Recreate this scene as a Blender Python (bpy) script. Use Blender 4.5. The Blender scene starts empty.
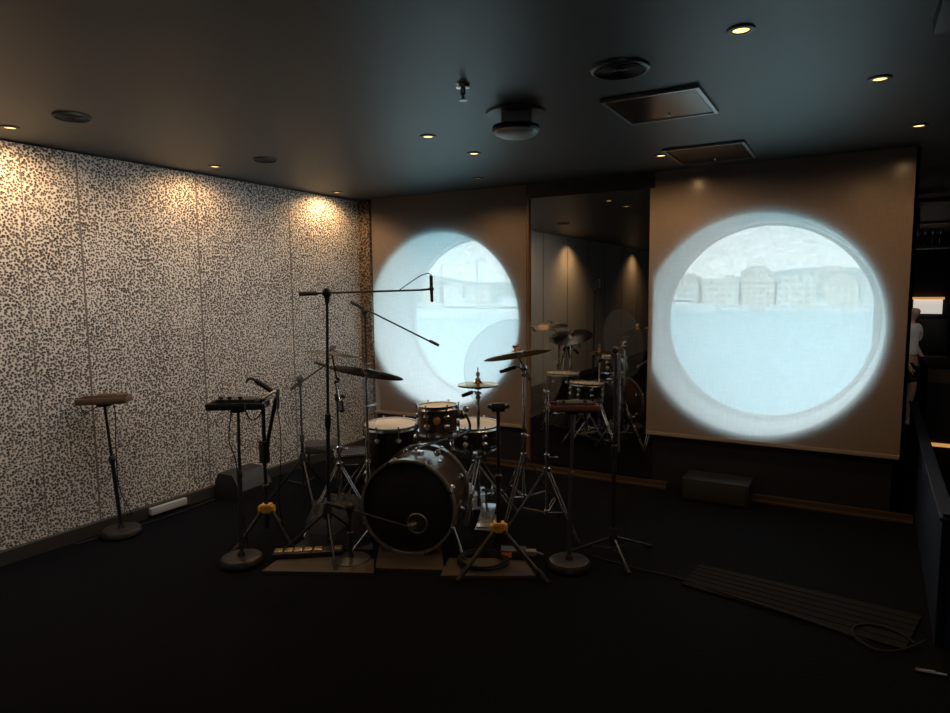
import bpy, bmesh, math, random
from mathutils import Vector, Matrix

random.seed(7)
sc = bpy.context.scene
COL = sc.collection
PI = math.pi
R = math.radians

# ------------------------------------------------------------------ camera
F = 654.16
EYE = Vector((0, 0, 1.55))
YAW, PITCH, ROLL = 0.5236, 0.1016, -0.0092
fw0 = Vector((-math.sin(YAW), math.cos(YAW), 0))
rt0 = Vector((math.cos(YAW), math.sin(YAW), 0))
up0 = Vector((0, 0, 1))
FW = fw0 * math.cos(PITCH) - up0 * math.sin(PITCH)
u2 = up0 * math.cos(PITCH) + fw0 * math.sin(PITCH)
RT = rt0 * math.cos(ROLL) + u2 * math.sin(ROLL)
UP = u2 * math.cos(ROLL) - rt0 * math.sin(ROLL)
cam = bpy.data.cameras.new('camera')
cam.sensor_fit = 'HORIZONTAL'
cam.sensor_width = 36
cam.lens = 36 * F / 950
cam.clip_start = 0.05
cam.clip_end = 4000
camo = bpy.data.objects.new('camera', cam)
COL.objects.link(camo)
camo.matrix_world = Matrix(((RT.x, UP.x, -FW.x, EYE.x), (RT.y, UP.y, -FW.y, EYE.y), (RT.z, UP.z, -FW.z, EYE.z), (0, 0, 0, 1)))
sc.camera = camo

# ------------------------------------------------------------------ colour, exposure
sc.view_settings.view_transform = 'Standard'
sc.view_settings.look = 'None'
sc.view_settings.gamma = 1
sc.view_settings.use_curve_mapping = False
sc.view_settings.exposure = 0.0
sc.cycles.use_denoising = True
sc.cycles.max_bounces = 8
sc.cycles.diffuse_bounces = 3
sc.cycles.glossy_bounces = 4
sc.cycles.transparent_max_bounces = 16
sc.cycles.sample_clamp_indirect = 4.0
sc.cycles.caustics_reflective = False
sc.cycles.caustics_refractive = False

# ------------------------------------------------------------------ sky
SKY = 3.7
w = bpy.data.worlds.new('sky')
sc.world = w
w.use_nodes = True
nt = w.node_tree
nt.nodes.clear()
out = nt.nodes.new('ShaderNodeOutputWorld')
bg = nt.nodes.new('ShaderNodeBackground')
tc = nt.nodes.new('ShaderNodeTexCoord')
sep = nt.nodes.new('ShaderNodeSeparateXYZ')
ramp = nt.nodes.new('ShaderNodeValToRGB')
ramp.color_ramp.elements[0].position = 0.0
ramp.color_ramp.elements[0].color = (0.85, 0.94, 0.93, 1)
ramp.color_ramp.elements[1].position = 0.6
ramp.color_ramp.elements[1].color = (0.60, 0.79, 0.88, 1)
nt.links.new(tc.outputs['Generated'], sep.inputs[0])
nt.links.new(sep.outputs['Z'], ramp.inputs[0])
nt.links.new(ramp.outputs[0], bg.inputs['Color'])
bg.inputs['Strength'].default_value = SKY
nt.links.new(bg.outputs[0], out.inputs['Surface'])

def light(name, kind, loc, energy, color, rot=None, aim=None, **kw):
    d = bpy.data.lights.new(name, kind)
    d.energy = energy
    d.color = color
    for k, v in kw.items():
        setattr(d, k, v)
    o = bpy.data.objects.new(name, d)
    COL.objects.link(o)
    o.location = loc
    if aim is not None:
        o.rotation_euler = (Vector(aim) - Vector(loc)).to_track_quat('-Z', 'Y').to_euler()
    elif rot is not None:
        o.rotation_euler = rot
    return o

light('sun', 'SUN', (0, -20, 60), 2.6, (1.0, 0.95, 0.86), rot=(R(48), 0, R(-12)), angle=R(0.6))
# added cool fill behind the camera; the rear wall holds no window
light('rear_fill', 'AREA', (3.2, -5.6, 1.6), 14, (0.86, 0.94, 1.0), aim=(-3.6, 3.6, 1.4), shape='RECTANGLE', size=3.4, size_y=1.4)

# area light added under the ceiling to brighten the stone wall; no fixture
light('wall_fill', 'AREA', (-3.1, 2.2, 2.38), 14.5, (1.0, 0.975, 0.95), aim=(-4.2, 2.2, 0.9), shape='RECTANGLE', size=4.2, size_y=0.15, spread=R(135))

# ------------------------------------------------------------------ picture to place
def ray(u, v):
    return (RT * ((u - 475) / F) - UP * ((v - 356.5) / F) + FW)
def at(u, v, d):                       # point seen at (u, v), d metres ahead along the floor
    r = ray(u, v)
    return EYE + r * (d / r.dot(fw0))
def on_z(u, v, z=0.0):
    r = ray(u, v)
    return EYE + r * ((z - EYE.z) / r.z)
def on_y(u, v, y):
    r = ray(u, v)
    return EYE + r * (y / r.y)
def on_x(u, v, x):
    r = ray(u, v)
    return EYE + r * (x / r.x)
def dep(p):
    return p.x * fw0.x + p.y * fw0.y
def up_to(p, v):                       # the height above floor point p that is seen at row v
    a, b = 0.0, 3.0
    for _ in range(40):
        m = (a + b) / 2
        q = Vector((p.x, p.y, m)) - EYE
        row = 356.5 - F * q.dot(UP) / q.dot(FW)
        if row > v: a = m
        else: b = m
    return a

# ------------------------------------------------------------------ materials
def mat(name, color=(0.5, 0.5, 0.5), rough=0.5, metal=0.0, spec=0.5, noise=0.0, nscale=40.0, bump=0.0, emit=None, estr=0.0, coat=0.0, aniso=None):
    m = bpy.data.materials.new(name)
    m.use_nodes = True
    n = m.node_tree
    b = n.nodes['Principled BSDF']
    b.inputs['Base Color'].default_value = (*color, 1)
    b.inputs['Roughness'].default_value = rough
    b.inputs['Metallic'].default_value = metal
    b.inputs['Specular IOR Level'].default_value = spec
    b.inputs['Coat Weight'].default_value = coat
    if emit:
        b.inputs['Emission Color'].default_value = (*emit, 1)
        b.inputs['Emission Strength'].default_value = estr
    if noise > 0 or bump > 0:
        t = n.nodes.new('ShaderNodeTexCoord')
        nz = n.nodes.new('ShaderNodeTexNoise')
        nz.inputs['Scale'].default_value = nscale
        nz.inputs['Detail'].default_value = 5
        n.links.new(t.outputs['Object'], nz.inputs['Vector'])
        if noise > 0:
            mx = n.nodes.new('ShaderNodeMix')
            mx.data_type = 'RGBA'
            mx.inputs[6].default_value = (*[c * (1 - noise) for c in color], 1)
            mx.inputs[7].default_value = (*[min(1, c * (1 + noise)) for c in color], 1)
            n.links.new(nz.outputs['Fac'], mx.inputs[0])
            n.links.new(mx.outputs[2], b.inputs['Base Color'])
        if bump > 0:
            bp = n.nodes.new('ShaderNodeBump')
            bp.inputs['Strength'].default_value = bump
            bp.inputs['Distance'].default_value = 0.01
            n.links.new(nz.outputs['Fac'], bp.inputs['Height'])
            n.links.new(bp.outputs[0], b.inputs['Normal'])
    return m

def pebble_mat(name, light_c, dark_c, scale):
    m = bpy.data.materials.new(name)
    m.use_nodes = True
    n = m.node_tree
    b = n.nodes['Principled BSDF']
    b.inputs['Roughness'].default_value = 0.75
    b.inputs['Specular IOR Level'].default_value = 0.25
    t = n.nodes.new('ShaderNodeTexCoord')
    # domain wobble keeps the pebbles irregular
    nz = n.nodes.new('ShaderNodeTexNoise'); nz.inputs['Scale'].default_value = 22; nz.inputs['Detail'].default_value = 2
    n.links.new(t.outputs['Object'], nz.inputs['Vector'])
    sub = n.nodes.new('ShaderNodeVectorMath'); sub.operation = 'SUBTRACT'; sub.inputs[1].default_value = (0.5, 0.5, 0.5)
    n.links.new(nz.outputs['Color'], sub.inputs[0])
    scl = n.nodes.new('ShaderNodeVectorMath'); scl.operation = 'SCALE'; scl.inputs['Scale'].default_value = 0.012
    n.links.new(sub.outputs[0], scl.inputs[0])
    add = n.nodes.new('ShaderNodeVectorMath'); add.operation = 'ADD'
    n.links.new(t.outputs['Object'], add.inputs[0]); n.links.new(scl.outputs[0], add.inputs[1])
    sx = n.nodes.new('ShaderNodeSeparateXYZ'); n.links.new(add.outputs[0], sx.inputs[0])
    su = n.nodes.new('ShaderNodeMath'); su.operation = 'ADD'
    n.links.new(sx.outputs['X'], su.inputs[0]); n.links.new(sx.outputs['Y'], su.inputs[1])
    fl = n.nodes.new('ShaderNodeCombineXYZ')
    n.links.new(su.outputs[0], fl.inputs['X']); n.links.new(sx.outputs['Z'], fl.inputs['Y'])
    v = n.nodes.new('ShaderNodeTexVoronoi'); v.feature = 'F1'; v.voronoi_dimensions = '2D'; v.inputs['Scale'].default_value = scale
    n.links.new(fl.outputs[0], v.inputs['Vector'])
    # each pebble its own size
    sepc = n.nodes.new('ShaderNodeSeparateColor'); n.links.new(v.outputs['Color'], sepc.inputs[0])
    big = n.nodes.new('ShaderNodeTexNoise'); big.inputs['Scale'].default_value = 4; big.inputs['Detail'].default_value = 3
    n.links.new(t.outputs['Object'], big.inputs['Vector'])
    thr = n.nodes.new('ShaderNodeMath'); thr.operation = 'MULTIPLY_ADD'; thr.inputs[1].default_value = 0.20; thr.inputs[2].default_value = 0.205
    n.links.new(sepc.outputs[0], thr.inputs[0])
    thr2 = n.nodes.new('ShaderNodeMath'); thr2.operation = 'MULTIPLY_ADD'; thr2.inputs[1].default_value = 0.26
    n.links.new(big.outputs['Fac'], thr2.inputs[0]); n.links.new(thr.outputs[0], thr2.inputs[2])
    df = n.nodes.new('ShaderNodeMath'); df.operation = 'SUBTRACT'
    n.links.new(v.outputs['Distance'], df.inputs[0]); n.links.new(thr2.outputs[0], df.inputs[1])
    rp = n.nodes.new('ShaderNodeMapRange'); rp.inputs[1].default_value = -0.14; rp.inputs[2].default_value = 0.12
    n.links.new(df.outputs[0], rp.inputs[0])
    mx = n.nodes.new('ShaderNodeMix'); mx.data_type = 'RGBA'
    mx.inputs[7].default_value = (*light_c, 1)
    tone = n.nodes.new('ShaderNodeMix'); tone.data_type = 'RGBA'
    tone.inputs[6].default_value = (*[c * .45 for c in dark_c], 1); tone.inputs[7].default_value = (*[c * 2.4 for c in dark_c], 1)
    n.links.new(sepc.outputs[1], tone.inputs[0]); n.links.new(tone.outputs[2], mx.inputs[6])
    n.links.new(rp.outputs[0], mx.inputs[0])
    n.links.new(mx.outputs[2], b.inputs['Base Color'])
    bp = n.nodes.new('ShaderNodeBump'); bp.inputs['Strength'].default_value = 0.35; bp.inputs['Distance'].default_value = 0.004
    n.links.new(rp.outputs[0], bp.inputs['Height']); n.links.new(bp.outputs[0], b.inputs['Normal'])
    return m

def blind_mat():
    m = bpy.data.materials.new('screen_fabric')
    m.use_nodes = True
    n = m.node_tree
    n.nodes.clear()
    o = n.nodes.new('ShaderNodeOutputMaterial')
    t = n.nodes.new('ShaderNodeTexCoord')
    facs = []
    for sx, sz in ((150, 9), (9, 150)):
        mp = n.nodes.new('ShaderNodeMapping'); mp.inputs['Scale'].default_value = (sx, 1, sz)
        n.links.new(t.outputs['Object'], mp.inputs['Vector'])
        nz = n.nodes.new('ShaderNodeTexNoise'); nz.inputs['Scale'].default_value = 1; nz.inputs['Detail'].default_value = 2
        n.links.new(mp.outputs[0], nz.inputs['Vector'])
        facs.append(nz)
    ad = n.nodes.new('ShaderNodeMath'); ad.operation = 'ADD'
    n.links.new(facs[0].outputs['Fac'], ad.inputs[0]); n.links.new(facs[1].outputs['Fac'], ad.inputs[1])
    rg = n.nodes.new('ShaderNodeMapRange'); rg.inputs[1].default_value = 0.75; rg.inputs[2].default_value = 1.25
    rg.inputs[3].default_value = 0.09; rg.inputs[4].default_value = 0.20
    n.links.new(ad.outputs[0], rg.inputs[0])
    tr = n.nodes.new('ShaderNodeBsdfTransparent'); tr.inputs['Color'].default_value = (1, 1, 1, 1)
    tl = n.nodes.new('ShaderNodeBsdfTranslucent'); tl.inputs['Color'].default_value = (0.86, 0.87, 0.86, 1)
    df = n.nodes.new('ShaderNodeBsdfDiffuse'); df.inputs['Color'].default_value = (0.50, 0.40, 0.34, 1)
    gl = n.nodes.new('ShaderNodeBsdfGlossy'); gl.inputs['Roughness'].default_value = 0.2; gl.inputs['Color'].default_value = (1, 1, 1, 1)
    m1 = n.nodes.new('ShaderNodeMixShader'); m1.inputs[0].default_value = 0.42
    n.links.new(tl.outputs[0], m1.inputs[1]); n.links.new(df.outputs[0], m1.inputs[2])
    m3 = n.nodes.new('ShaderNodeMixShader'); m3.inputs[0].default_value = 0.015
    n.links.new(m1.outputs[0], m3.inputs[1]); n.links.new(gl.outputs[0], m3.inputs[2])
    m2 = n.nodes.new('ShaderNodeMixShader')
    n.links.new(rg.outputs[0], m2.inputs[0]); n.links.new(m3.outputs[0], m2.inputs[1]); n.links.new(tr.outputs[0], m2.inputs[2])
    n.links.new(m2.outputs[0], o.inputs['Surface'])
    return m

def clear_mat(name, tint, haze, gloss, hazecol=(0.6, 0.62, 0.63), rough=0.03):
    m = bpy.data.materials.new(name)
    m.use_nodes = True
    n = m.node_tree
    n.nodes.clear()
    o = n.nodes.new('ShaderNodeOutputMaterial')
    tr = n.nodes.new('ShaderNodeBsdfTransparent'); tr.inputs['Color'].default_value = (*tint, 1)
    df = n.nodes.new('ShaderNodeBsdfDiffuse'); df.inputs['Color'].default_value = (*hazecol, 1)
    gl = n.nodes.new('ShaderNodeBsdfGlossy'); gl.inputs['Roughness'].default_value = rough
    a = n.nodes.new('ShaderNodeMixShader'); a.inputs[0].default_value = haze
    b = n.nodes.new('ShaderNodeMixShader'); b.inputs[0].default_value = gloss
    n.links.new(tr.outputs[0], a.inputs[1]); n.links.new(df.outputs[0], a.inputs[2])
    n.links.new(a.outputs[0], b.inputs[1]); n.links.new(gl.outputs[0], b.inputs[2])
    n.links.new(b.outputs[0], o.inputs['Surface'])
    return m

def cymbal_mat(name, c, rough=0.20):
    m = mat(name, c, rough, 1.0)
    n = m.node_tree
    b = n.nodes['Principled BSDF']
    t = n.nodes.new('ShaderNodeTexCoord')
    ln = n.nodes.new('ShaderNodeVectorMath'); ln.operation = 'LENGTH'
    fl = n.nodes.new('ShaderNodeVectorMath'); fl.operation = 'MULTIPLY'; fl.inputs[1].default_value = (1, 1, 0)
    n.links.new(t.outputs['Object'], fl.inputs[0]); n.links.new(fl.outputs[0], ln.inputs[0])
    wv = n.nodes.new('ShaderNodeMath'); wv.operation = 'MULTIPLY'; wv.inputs[1].default_value = 900
    n.links.new(ln.outputs['Value'], wv.inputs[0])
    sn = n.nodes.new('ShaderNodeMath'); sn.operation = 'SINE'; n.links.new(wv.outputs[0], sn.inputs[0])
    bp = n.nodes.new('ShaderNodeBump'); bp.inputs['Strength'].default_value = 0.10; bp.inputs['Distance'].default_value = 0.0006
    n.links.new(sn.outputs[0], bp.inputs['Height']); n.links.new(bp.outputs[0], b.inputs['Normal'])
    return m

M = {}
M['ceiling'] = mat('ceiling_satin_paint', (0.042, 0.054, 0.058), 0.45, spec=0.7, noise=0.06, nscale=2)
M['carpet'] = mat('black_carpet', (0.0022, 0.0030, 0.0052), 0.95, spec=0.08, noise=0.5, nscale=60, bump=0.5)
M['pebble'] = pebble_mat('pebble_cladding', (0.57, 0.54, 0.505), (0.055, 0.049, 0.044), 66)
M['pebble_dark'] = pebble_mat('brown_pebble_cladding', (0.20, 0.15, 0.11), (0.03, 0.02, 0.015), 44)
M['panel'] = mat('greige_wall_panel', (0.36, 0.34, 0.31), 0.6, noise=0.06, nscale=5)
M['seam'] = mat('panel_seam', (0.12, 0.10, 0.085), 0.6)
M['darkwall'] = mat('black_wall', (0.006, 0.007, 0.011), 0.55, noise=0.1, nscale=8)
M['navy'] = mat('navy_laminate', (0.008, 0.015, 0.036), 0.55, spec=0.3, noise=0.1, nscale=6)
M['reveal'] = mat('porthole_lining', (0.94, 0.95, 0.96), 0.45, noise=0.02, nscale=3)
M['mirror'] = mat('smoked_mirror', (0.50, 0.47, 0.42), 0.015, 1.0)
M['fabric'] = blind_mat()
M['blindbar'] = mat('blind_bar', (0.27, 0.225, 0.19), 0.5, noise=0.05)
M['glass'] = clear_mat('porthole_glass', (0.96, 0.99, 1.0), 0.0, 0.04)
M['acrylic'] = clear_mat('clear_acrylic', (0.985, 0.99, 0.995), 0.065, 0.02, rough=0.06)
M['chrome'] = mat('chrome', (0.62, 0.62, 0.63), 0.22, 1.0, noise=0.04, nscale=30)
M['steel'] = mat('brushed_steel', (0.36, 0.36, 0.37), 0.35, 1.0, noise=0.1, nscale=60)
M['black_metal'] = mat('black_powder_coat', (0.012, 0.012, 0.013), 0.42, 0.0, noise=0.2, nscale=80)
M['grey_metal'] = mat('dark_grey_metal', (0.014, 0.014, 0.015), 0.42, 0.1, noise=0.2, nscale=60)
M['black_plastic'] = mat('black_plastic', (0.014, 0.014, 0.015), 0.5, noise=0.2, nscale=60)
M['rubber'] = mat('black_rubber', (0.010, 0.010, 0.010), 0.8, noise=0.2, nscale=50)
M['cable'] = mat('cable_sheath', (0.008, 0.008, 0.009), 0.7, spec=0.25, noise=0.2, nscale=50)
M['yellow'] = mat('amber_plastic', (0.70, 0.36, 0.04), 0.45, noise=0.08, nscale=30)
M['shell'] = mat('walnut_lacquer', (0.055, 0.032, 0.020), 0.30, noise=0.35, nscale=14, coat=0.5)
M['shell_black'] = mat('ebony_lacquer', (0.014, 0.013, 0.014), 0.30, noise=0.3, nscale=14, coat=0.4)
M['head_black'] = mat('black_drum_skin', (0.006, 0.006, 0.007), 0.6, noise=0.15, nscale=20)
M['head_white'] = mat('coated_drum_skin', (0.78, 0.75, 0.70), 0.7, noise=0.04, nscale=60)
M['hoop_dark'] = mat('dark_wood_hoop', (0.15, 0.14, 0.13), 0.3, noise=0.15, nscale=20, coat=0.5)
M['badge'] = mat('copper_badge', (0.75, 0.33, 0.06), 0.35, 0.6, noise=0.1)
M['badge_ring'] = mat('brass_badge_ring', (0.8, 0.55, 0.2), 0.3, 1.0, noise=0.05)
M['faint_print'] = mat('faint_grey_print', (0.03, 0.03, 0.03), 0.5, noise=0.1)
M['cymbal'] = cymbal_mat('bronze_cymbal', (0.50, 0.33, 0.15))
M['cymbal_dark'] = cymbal_mat('dark_bronze_cymbal', (0.17, 0.145, 0.12), 0.24)
M['felt'] = mat('orange_felt', (0.75, 0.22, 0.08), 0.9, noise=0.15, nscale=80)
M['wood'] = mat('dull_brown_board', (0.040, 0.026, 0.017), 0.65, noise=0.3, nscale=9)
M['tan'] = mat('tan_wood_tray', (0.085, 0.052, 0.030), 0.5, noise=0.25, nscale=16)
M['base_strip'] = mat('dull_bronze_strip', (0.07, 0.05, 0.036), 0.4, 0.4, noise=0.2, nscale=12)
M['brass'] = mat('aged_brass', (0.55, 0.36, 0.16), 0.35, 1.0, noise=0.12, nscale=25)
M['white_plastic'] = mat('white_plastic', (0.80, 0.80, 0.78), 0.4, noise=0.03, nscale=20)
M['glint'] = mat('pale_glint', (0.34, 0.36, 0.36), 0.45, noise=0.05)  # pale tone imitating light reflected at the foot of the wall
M['grey_plastic'] = mat('grey_plastic', (0.17, 0.17, 0.17), 0.5, noise=0.08, nscale=20)
M['skirting'] = mat('dark_skirting', (0.03, 0.03, 0.03), 0.5, noise=0.15, nscale=12)
M['red'] = mat('dull_red_paint', (0.10, 0.034, 0.030), 0.5, noise=0.1, nscale=30)
M['cloth'] = mat('black_gig_fabric', (0.022, 0.022, 0.024), 0.75, noise=0.25, nscale=30)
M['mat_grey'] = mat('dark_ribbed_rubber', (0.007, 0.007, 0.008), 0.85, spec=0.12, noise=0.2, nscale=40)
M['skin'] = mat('skin', (0.50, 0.31, 0.23), 0.55, noise=0.05, nscale=20)
M['shirt'] = mat('white_cotton', (0.72, 0.72, 0.70), 0.85, noise=0.04, nscale=30)
M['shorts'] = mat('black_cotton', (0.02, 0.02, 0.022), 0.85, noise=0.1, nscale=30)
M['hair'] = mat('short_brown_hair', (0.06, 0.04, 0.03), 0.7, noise=0.2, nscale=60)
M['warm_wood'] = mat('warm_brown_veneer', (0.13, 0.07, 0.03), 0.45, noise=0.25, nscale=7)
M['amber_glow'] = mat('amber_light_strip', (0.8, 0.45, 0.15), 0.5, emit=(1.0, 0.50, 0.16), estr=0.55)
M['lit_white'] = mat('lit_display_panel', (0.8, 0.8, 0.75), 0.5, emit=(1.0, 0.93, 0.84), estr=0.55)
M['lens_amber'] = mat('amber_lamp_lens', (0.9, 0.7, 0.4), 0.4, emit=(1.0, 0.66, 0.25), estr=2.2)
M['lens_warm'] = mat('warm_lamp_lens', (0.9, 0.8, 0.6), 0.4, emit=(1.0, 0.74, 0.50), estr=0.7)
M['lens_dim'] = mat('dim_lamp_lens', (0.3, 0.27, 0.22), 0.4, emit=(1.0, 0.75, 0.5), estr=0.2)
M['trim_dark'] = mat('dark_lamp_trim', (0.05, 0.055, 0.06), 0.35, 0.3, noise=0.05)
M['access'] = mat('access_panel_steel', (0.10, 0.095, 0.09), 0.22, 0.9, noise=0.1, nscale=6)
M['sea'] = None
M['pale_reflection'] = mat('reflection_glassware', (0.55, 0.56, 0.58), 0.15, 0.6)  # pale tone imitating reflected streaks above the bar

def sea_mat():
    m = mat('sea_water', (0.22, 0.42, 0.52), 0.35, spec=0.5)
    n = m.node_tree; b = n.nodes['Principled BSDF']
    t = n.nodes.new('ShaderNodeTexCoord')
    mp = n.nodes.new('ShaderNodeMapping'); mp.inputs['Scale'].default_value = (0.06, 0.35, 1)
    nz = n.nodes.new('ShaderNodeTexNoise'); nz.inputs['Scale'].default_value = 1; nz.inputs['Detail'].default_value = 6
    n.links.new(t.outputs['Object'], mp.inputs[0]); n.links.new(mp.outputs[0], nz.inputs['Vector'])
    mx = n.nodes.new('ShaderNodeMix'); mx.data_type = 'RGBA'
    mx.inputs[6].default_value = (0.18, 0.42, 0.49, 1); mx.inputs[7].default_value = (0.28, 0.53, 0.58, 1)
    n.links.new(nz.outputs['Fac'], mx.inputs[0]); n.links.new(mx.outputs[2], b.inputs['Base Color'])
    bp = n.nodes.new('ShaderNodeBump'); bp.inputs['Strength'].default_value = 0.5; bp.inputs['Distance'].default_value = 0.5
    n.links.new(nz.outputs['Fac'], bp.inputs['Height']); n.links.new(bp.outputs[0], b.inputs['Normal'])
    return m
M['sea'] = sea_mat()

def facade_mat(name, c, win):
    m = mat(name, c, 0.8)
    n = m.node_tree; b = n.nodes['Principled BSDF']
    t = n.nodes.new('ShaderNodeTexCoord')
    br = n.nodes.new('ShaderNodeTexBrick')
    br.offset = 0.0
    br.inputs['Color1'].default_value = (*win, 1); br.inputs['Color2'].default_value = (*[x * 1.25 for x in win], 1)
    br.inputs['Mortar'].default_value = (*c, 1)
    br.inputs['Scale'].default_value = 1.0; br.inputs['Mortar Size'].default_value = 0.75
    br.inputs['Brick Width'].default_value = 3.2; br.inputs['Row Height'].default_value = 3.0
    mp = n.nodes.new('ShaderNodeMapping'); mp.inputs['Rotation'].default_value = (R(90), 0, 0)
    n.links.new(t.outputs['Object'], mp.inputs[0]); n.links.new(mp.outputs[0], br.inputs['Vector'])
    n.links.new(br.outputs['Color'], b.inputs['Base Color'])
    return m
FAC = [facade_mat('cream_facade', (0.78, 0.74, 0.64), (0.40, 0.40, 0.38)),
       facade_mat('white_facade', (0.85, 0.84, 0.80), (0.44, 0.46, 0.47)),
       facade_mat('ochre_facade', (0.72, 0.66, 0.55), (0.36, 0.33, 0.30)),
       facade_mat('grey_facade', (0.66, 0.68, 0.68), (0.33, 0.36, 0.38))]
M['roof'] = mat('pale_tile_roof', (0.62, 0.54, 0.47), 0.8, noise=0.1, nscale=1)
M['hill'] = mat('hazy_hill', (0.36, 0.42, 0.40), 0.9, noise=0.15, nscale=0.02)
M['hull'] = mat('white_gelcoat', (0.86, 0.87, 0.88), 0.3, noise=0.02, nscale=1)
M['yacht_glass'] = mat('dark_yacht_windows', (0.12, 0.15, 0.18), 0.15)
M['mast'] = mat('grey_mast', (0.30, 0.31, 0.32), 0.4, noise=0.03, nscale=1)
M['quay'] = mat('pale_quay_stone', (0.66, 0.64, 0.58), 0.85, noise=0.1, nscale=0.3)

# ------------------------------------------------------------------ mesh building
class MB:
    def __init__(s):
        s.v = []; s.f = []
    def add(s, vs, fs):
        o = len(s.v)
        s.v += [Vector(p) for p in vs]
        s.f += [[i + o for i in f] for f in fs]
        return s
    def box(s, c, size, rot=None):
        hx, hy, hz = size[0] / 2, size[1] / 2, size[2] / 2
        vs = [Vector((x, y, z)) for x in (-hx, hx) for y in (-hy, hy) for z in (-hz, hz)]
        if rot is not None: vs = [rot @ p for p in vs]
        vs = [p + Vector(c) for p in vs]
        return s.add(vs, [(0, 1, 3, 2), (4, 6, 7, 5), (0, 4, 5, 1), (2, 3, 7, 6), (0, 2, 6, 4), (1, 5, 7, 3)])
    def rbox(s, c, size, bev=0.01, rot=None):
        bm = bmesh.new()
        bmesh.ops.create_cube(bm, size=1)
        for p in bm.verts: p.co = Vector((p.co.x * size[0], p.co.y * size[1], p.co.z * size[2]))
        bmesh.ops.bevel(bm, geom=bm.edges[:], offset=bev, segments=2, profile=0.6, affect='EDGES')
        vs = [p.co.copy() for p in bm.verts]; fs = [[q.index for q in f.verts] for f in bm.faces]
        bm.verts.index_update()
        fs = [[q.index for q in f.verts] for f in bm.faces]
        bm.free()
        if rot is not None: vs = [rot @ p for p in vs]
        return s.add([p + Vector(c) for p in vs], fs)
    def tube(s, pts, r, n=10, closed=False):
        pts = [Vector(p) for p in pts]
        k = len(pts)
        rs = r if isinstance(r, (list, tuple)) else [r] * k
        tans = []
        for i in range(k):
            a = pts[(i - 1) % k] if (closed or i > 0) else pts[i]
            b = pts[(i + 1) % k] if (closed or i < k - 1) else pts[i]
            t = b - a
            tans.append(t.normalized() if t.length > 1e-9 else Vector((0, 0, 1)))
        t0 = tans[0]
        nrm = t0.cross(Vector((0, 0, 1)))
        if nrm.length < 1e-3: nrm = t0.cross(Vector((1, 0, 0)))
        nrm.normalize()
        vs = []
        for i in range(k):
            t = tans[i]
            nrm = (nrm - t * nrm.dot(t)).normalized()
            bn = t.cross(nrm)
            for j in range(n):
                a = 2 * PI * j / n
                vs.append(pts[i] + (nrm * math.cos(a) + bn * math.sin(a)) * rs[i])
        fs = []
        for i in range(k if closed else k - 1):
            for j in range(n):
                a, b = i * n + j, i * n + (j + 1) % n
                c, d = ((i + 1) % k) * n + (j + 1) % n, ((i + 1) % k) * n + j
                fs.append((a, b, c, d))
        if not closed:
            fs.append(tuple(range(n - 1, -1, -1)))
            fs.append(tuple((k - 1) * n + j for j in range(n)))
        return s.add(vs, fs)
    def lathe(s, prof, n=32, m=None, cap0=True, cap1=True):
        vs = []; k = len(prof)
        for (r, z) in prof:
            for j in range(n):
                a = 2 * PI * j / n
                vs.append(Vector((r * math.cos(a), r * math.sin(a), z)))
        if m is not None: vs = [m @ p for p in vs]
        fs = []
        for i in range(k - 1):
            for j in range(n):
                fs.append((i * n + j, i * n + (j + 1) % n, (i + 1) * n + (j + 1) % n, (i + 1) * n + j))
        if cap0 and prof[0][0] > 1e-6: fs.append(tuple(range(n - 1, -1, -1)))
        if cap1 and prof[-1][0] > 1e-6: fs.append(tuple((k - 1) * n + j for j in range(n)))
        return s.add(vs, fs)
    def ball(s, c, r, n=12, m=8, sc3=(1, 1, 1)):
        prof = [(max(1e-5, r * math.sin(PI * i / m)), -r * math.cos(PI * i / m)) for i in range(m + 1)]
        mm = Matrix.Translation(Vector(c)) @ Matrix.Diagonal((*sc3, 1))
        return s.lathe(prof, n, mm, False, False)
    def torus(s, R0, r0, m=None, n=40, k=10):
        pts = [Vector((R0 * math.cos(2 * PI * i / n), R0 * math.sin(2 * PI * i / n), 0)) for i in range(n)]
        if m is not None: pts = [m @ p for p in pts]
        return s.tube(pts, r0, k, closed=True)
    def poly(s, pts, h):
        """flat polygon in xy extruded from z to z+h"""
        n = len(pts)
        vs = [Vector(p) for p in pts] + [Vector(p) + Vector((0, 0, h)) for p in pts]
        fs = [tuple(range(n - 1, -1, -1)), tuple(range(n, 2 * n))]
        fs += [(i, (i + 1) % n, n + (i + 1) % n, n + i) for i in range(n)]
        return s.add(vs, fs)
    def build(s, name, material, parent=None, smooth=True):
        org = Vector((0, 0, 0))
        p = parent
        while p is not None:
            org = org + Vector(p.location); p = p.parent
        me = bpy.data.meshes.new(name)
        me.from_pydata([v - org for v in s.v], [], s.f)
        me.validate()
        bm = bmesh.new(); bm.from_mesh(me)
        bmesh.ops.remove_doubles(bm, verts=bm.verts, dist=1e-5)
        bmesh.ops.recalc_face_normals(bm, faces=bm.faces)
        bm.to_mesh(me); bm.free()
        if smooth:
            for f in me.polygons: f.use_smooth = True
            me.set_sharp_from_angle(angle=R(38))
        me.materials.append(material)
        o = bpy.data.objects.new(name, me)
        COL.objects.link(o)
        if parent is not None: o.parent = parent
        return o

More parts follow.
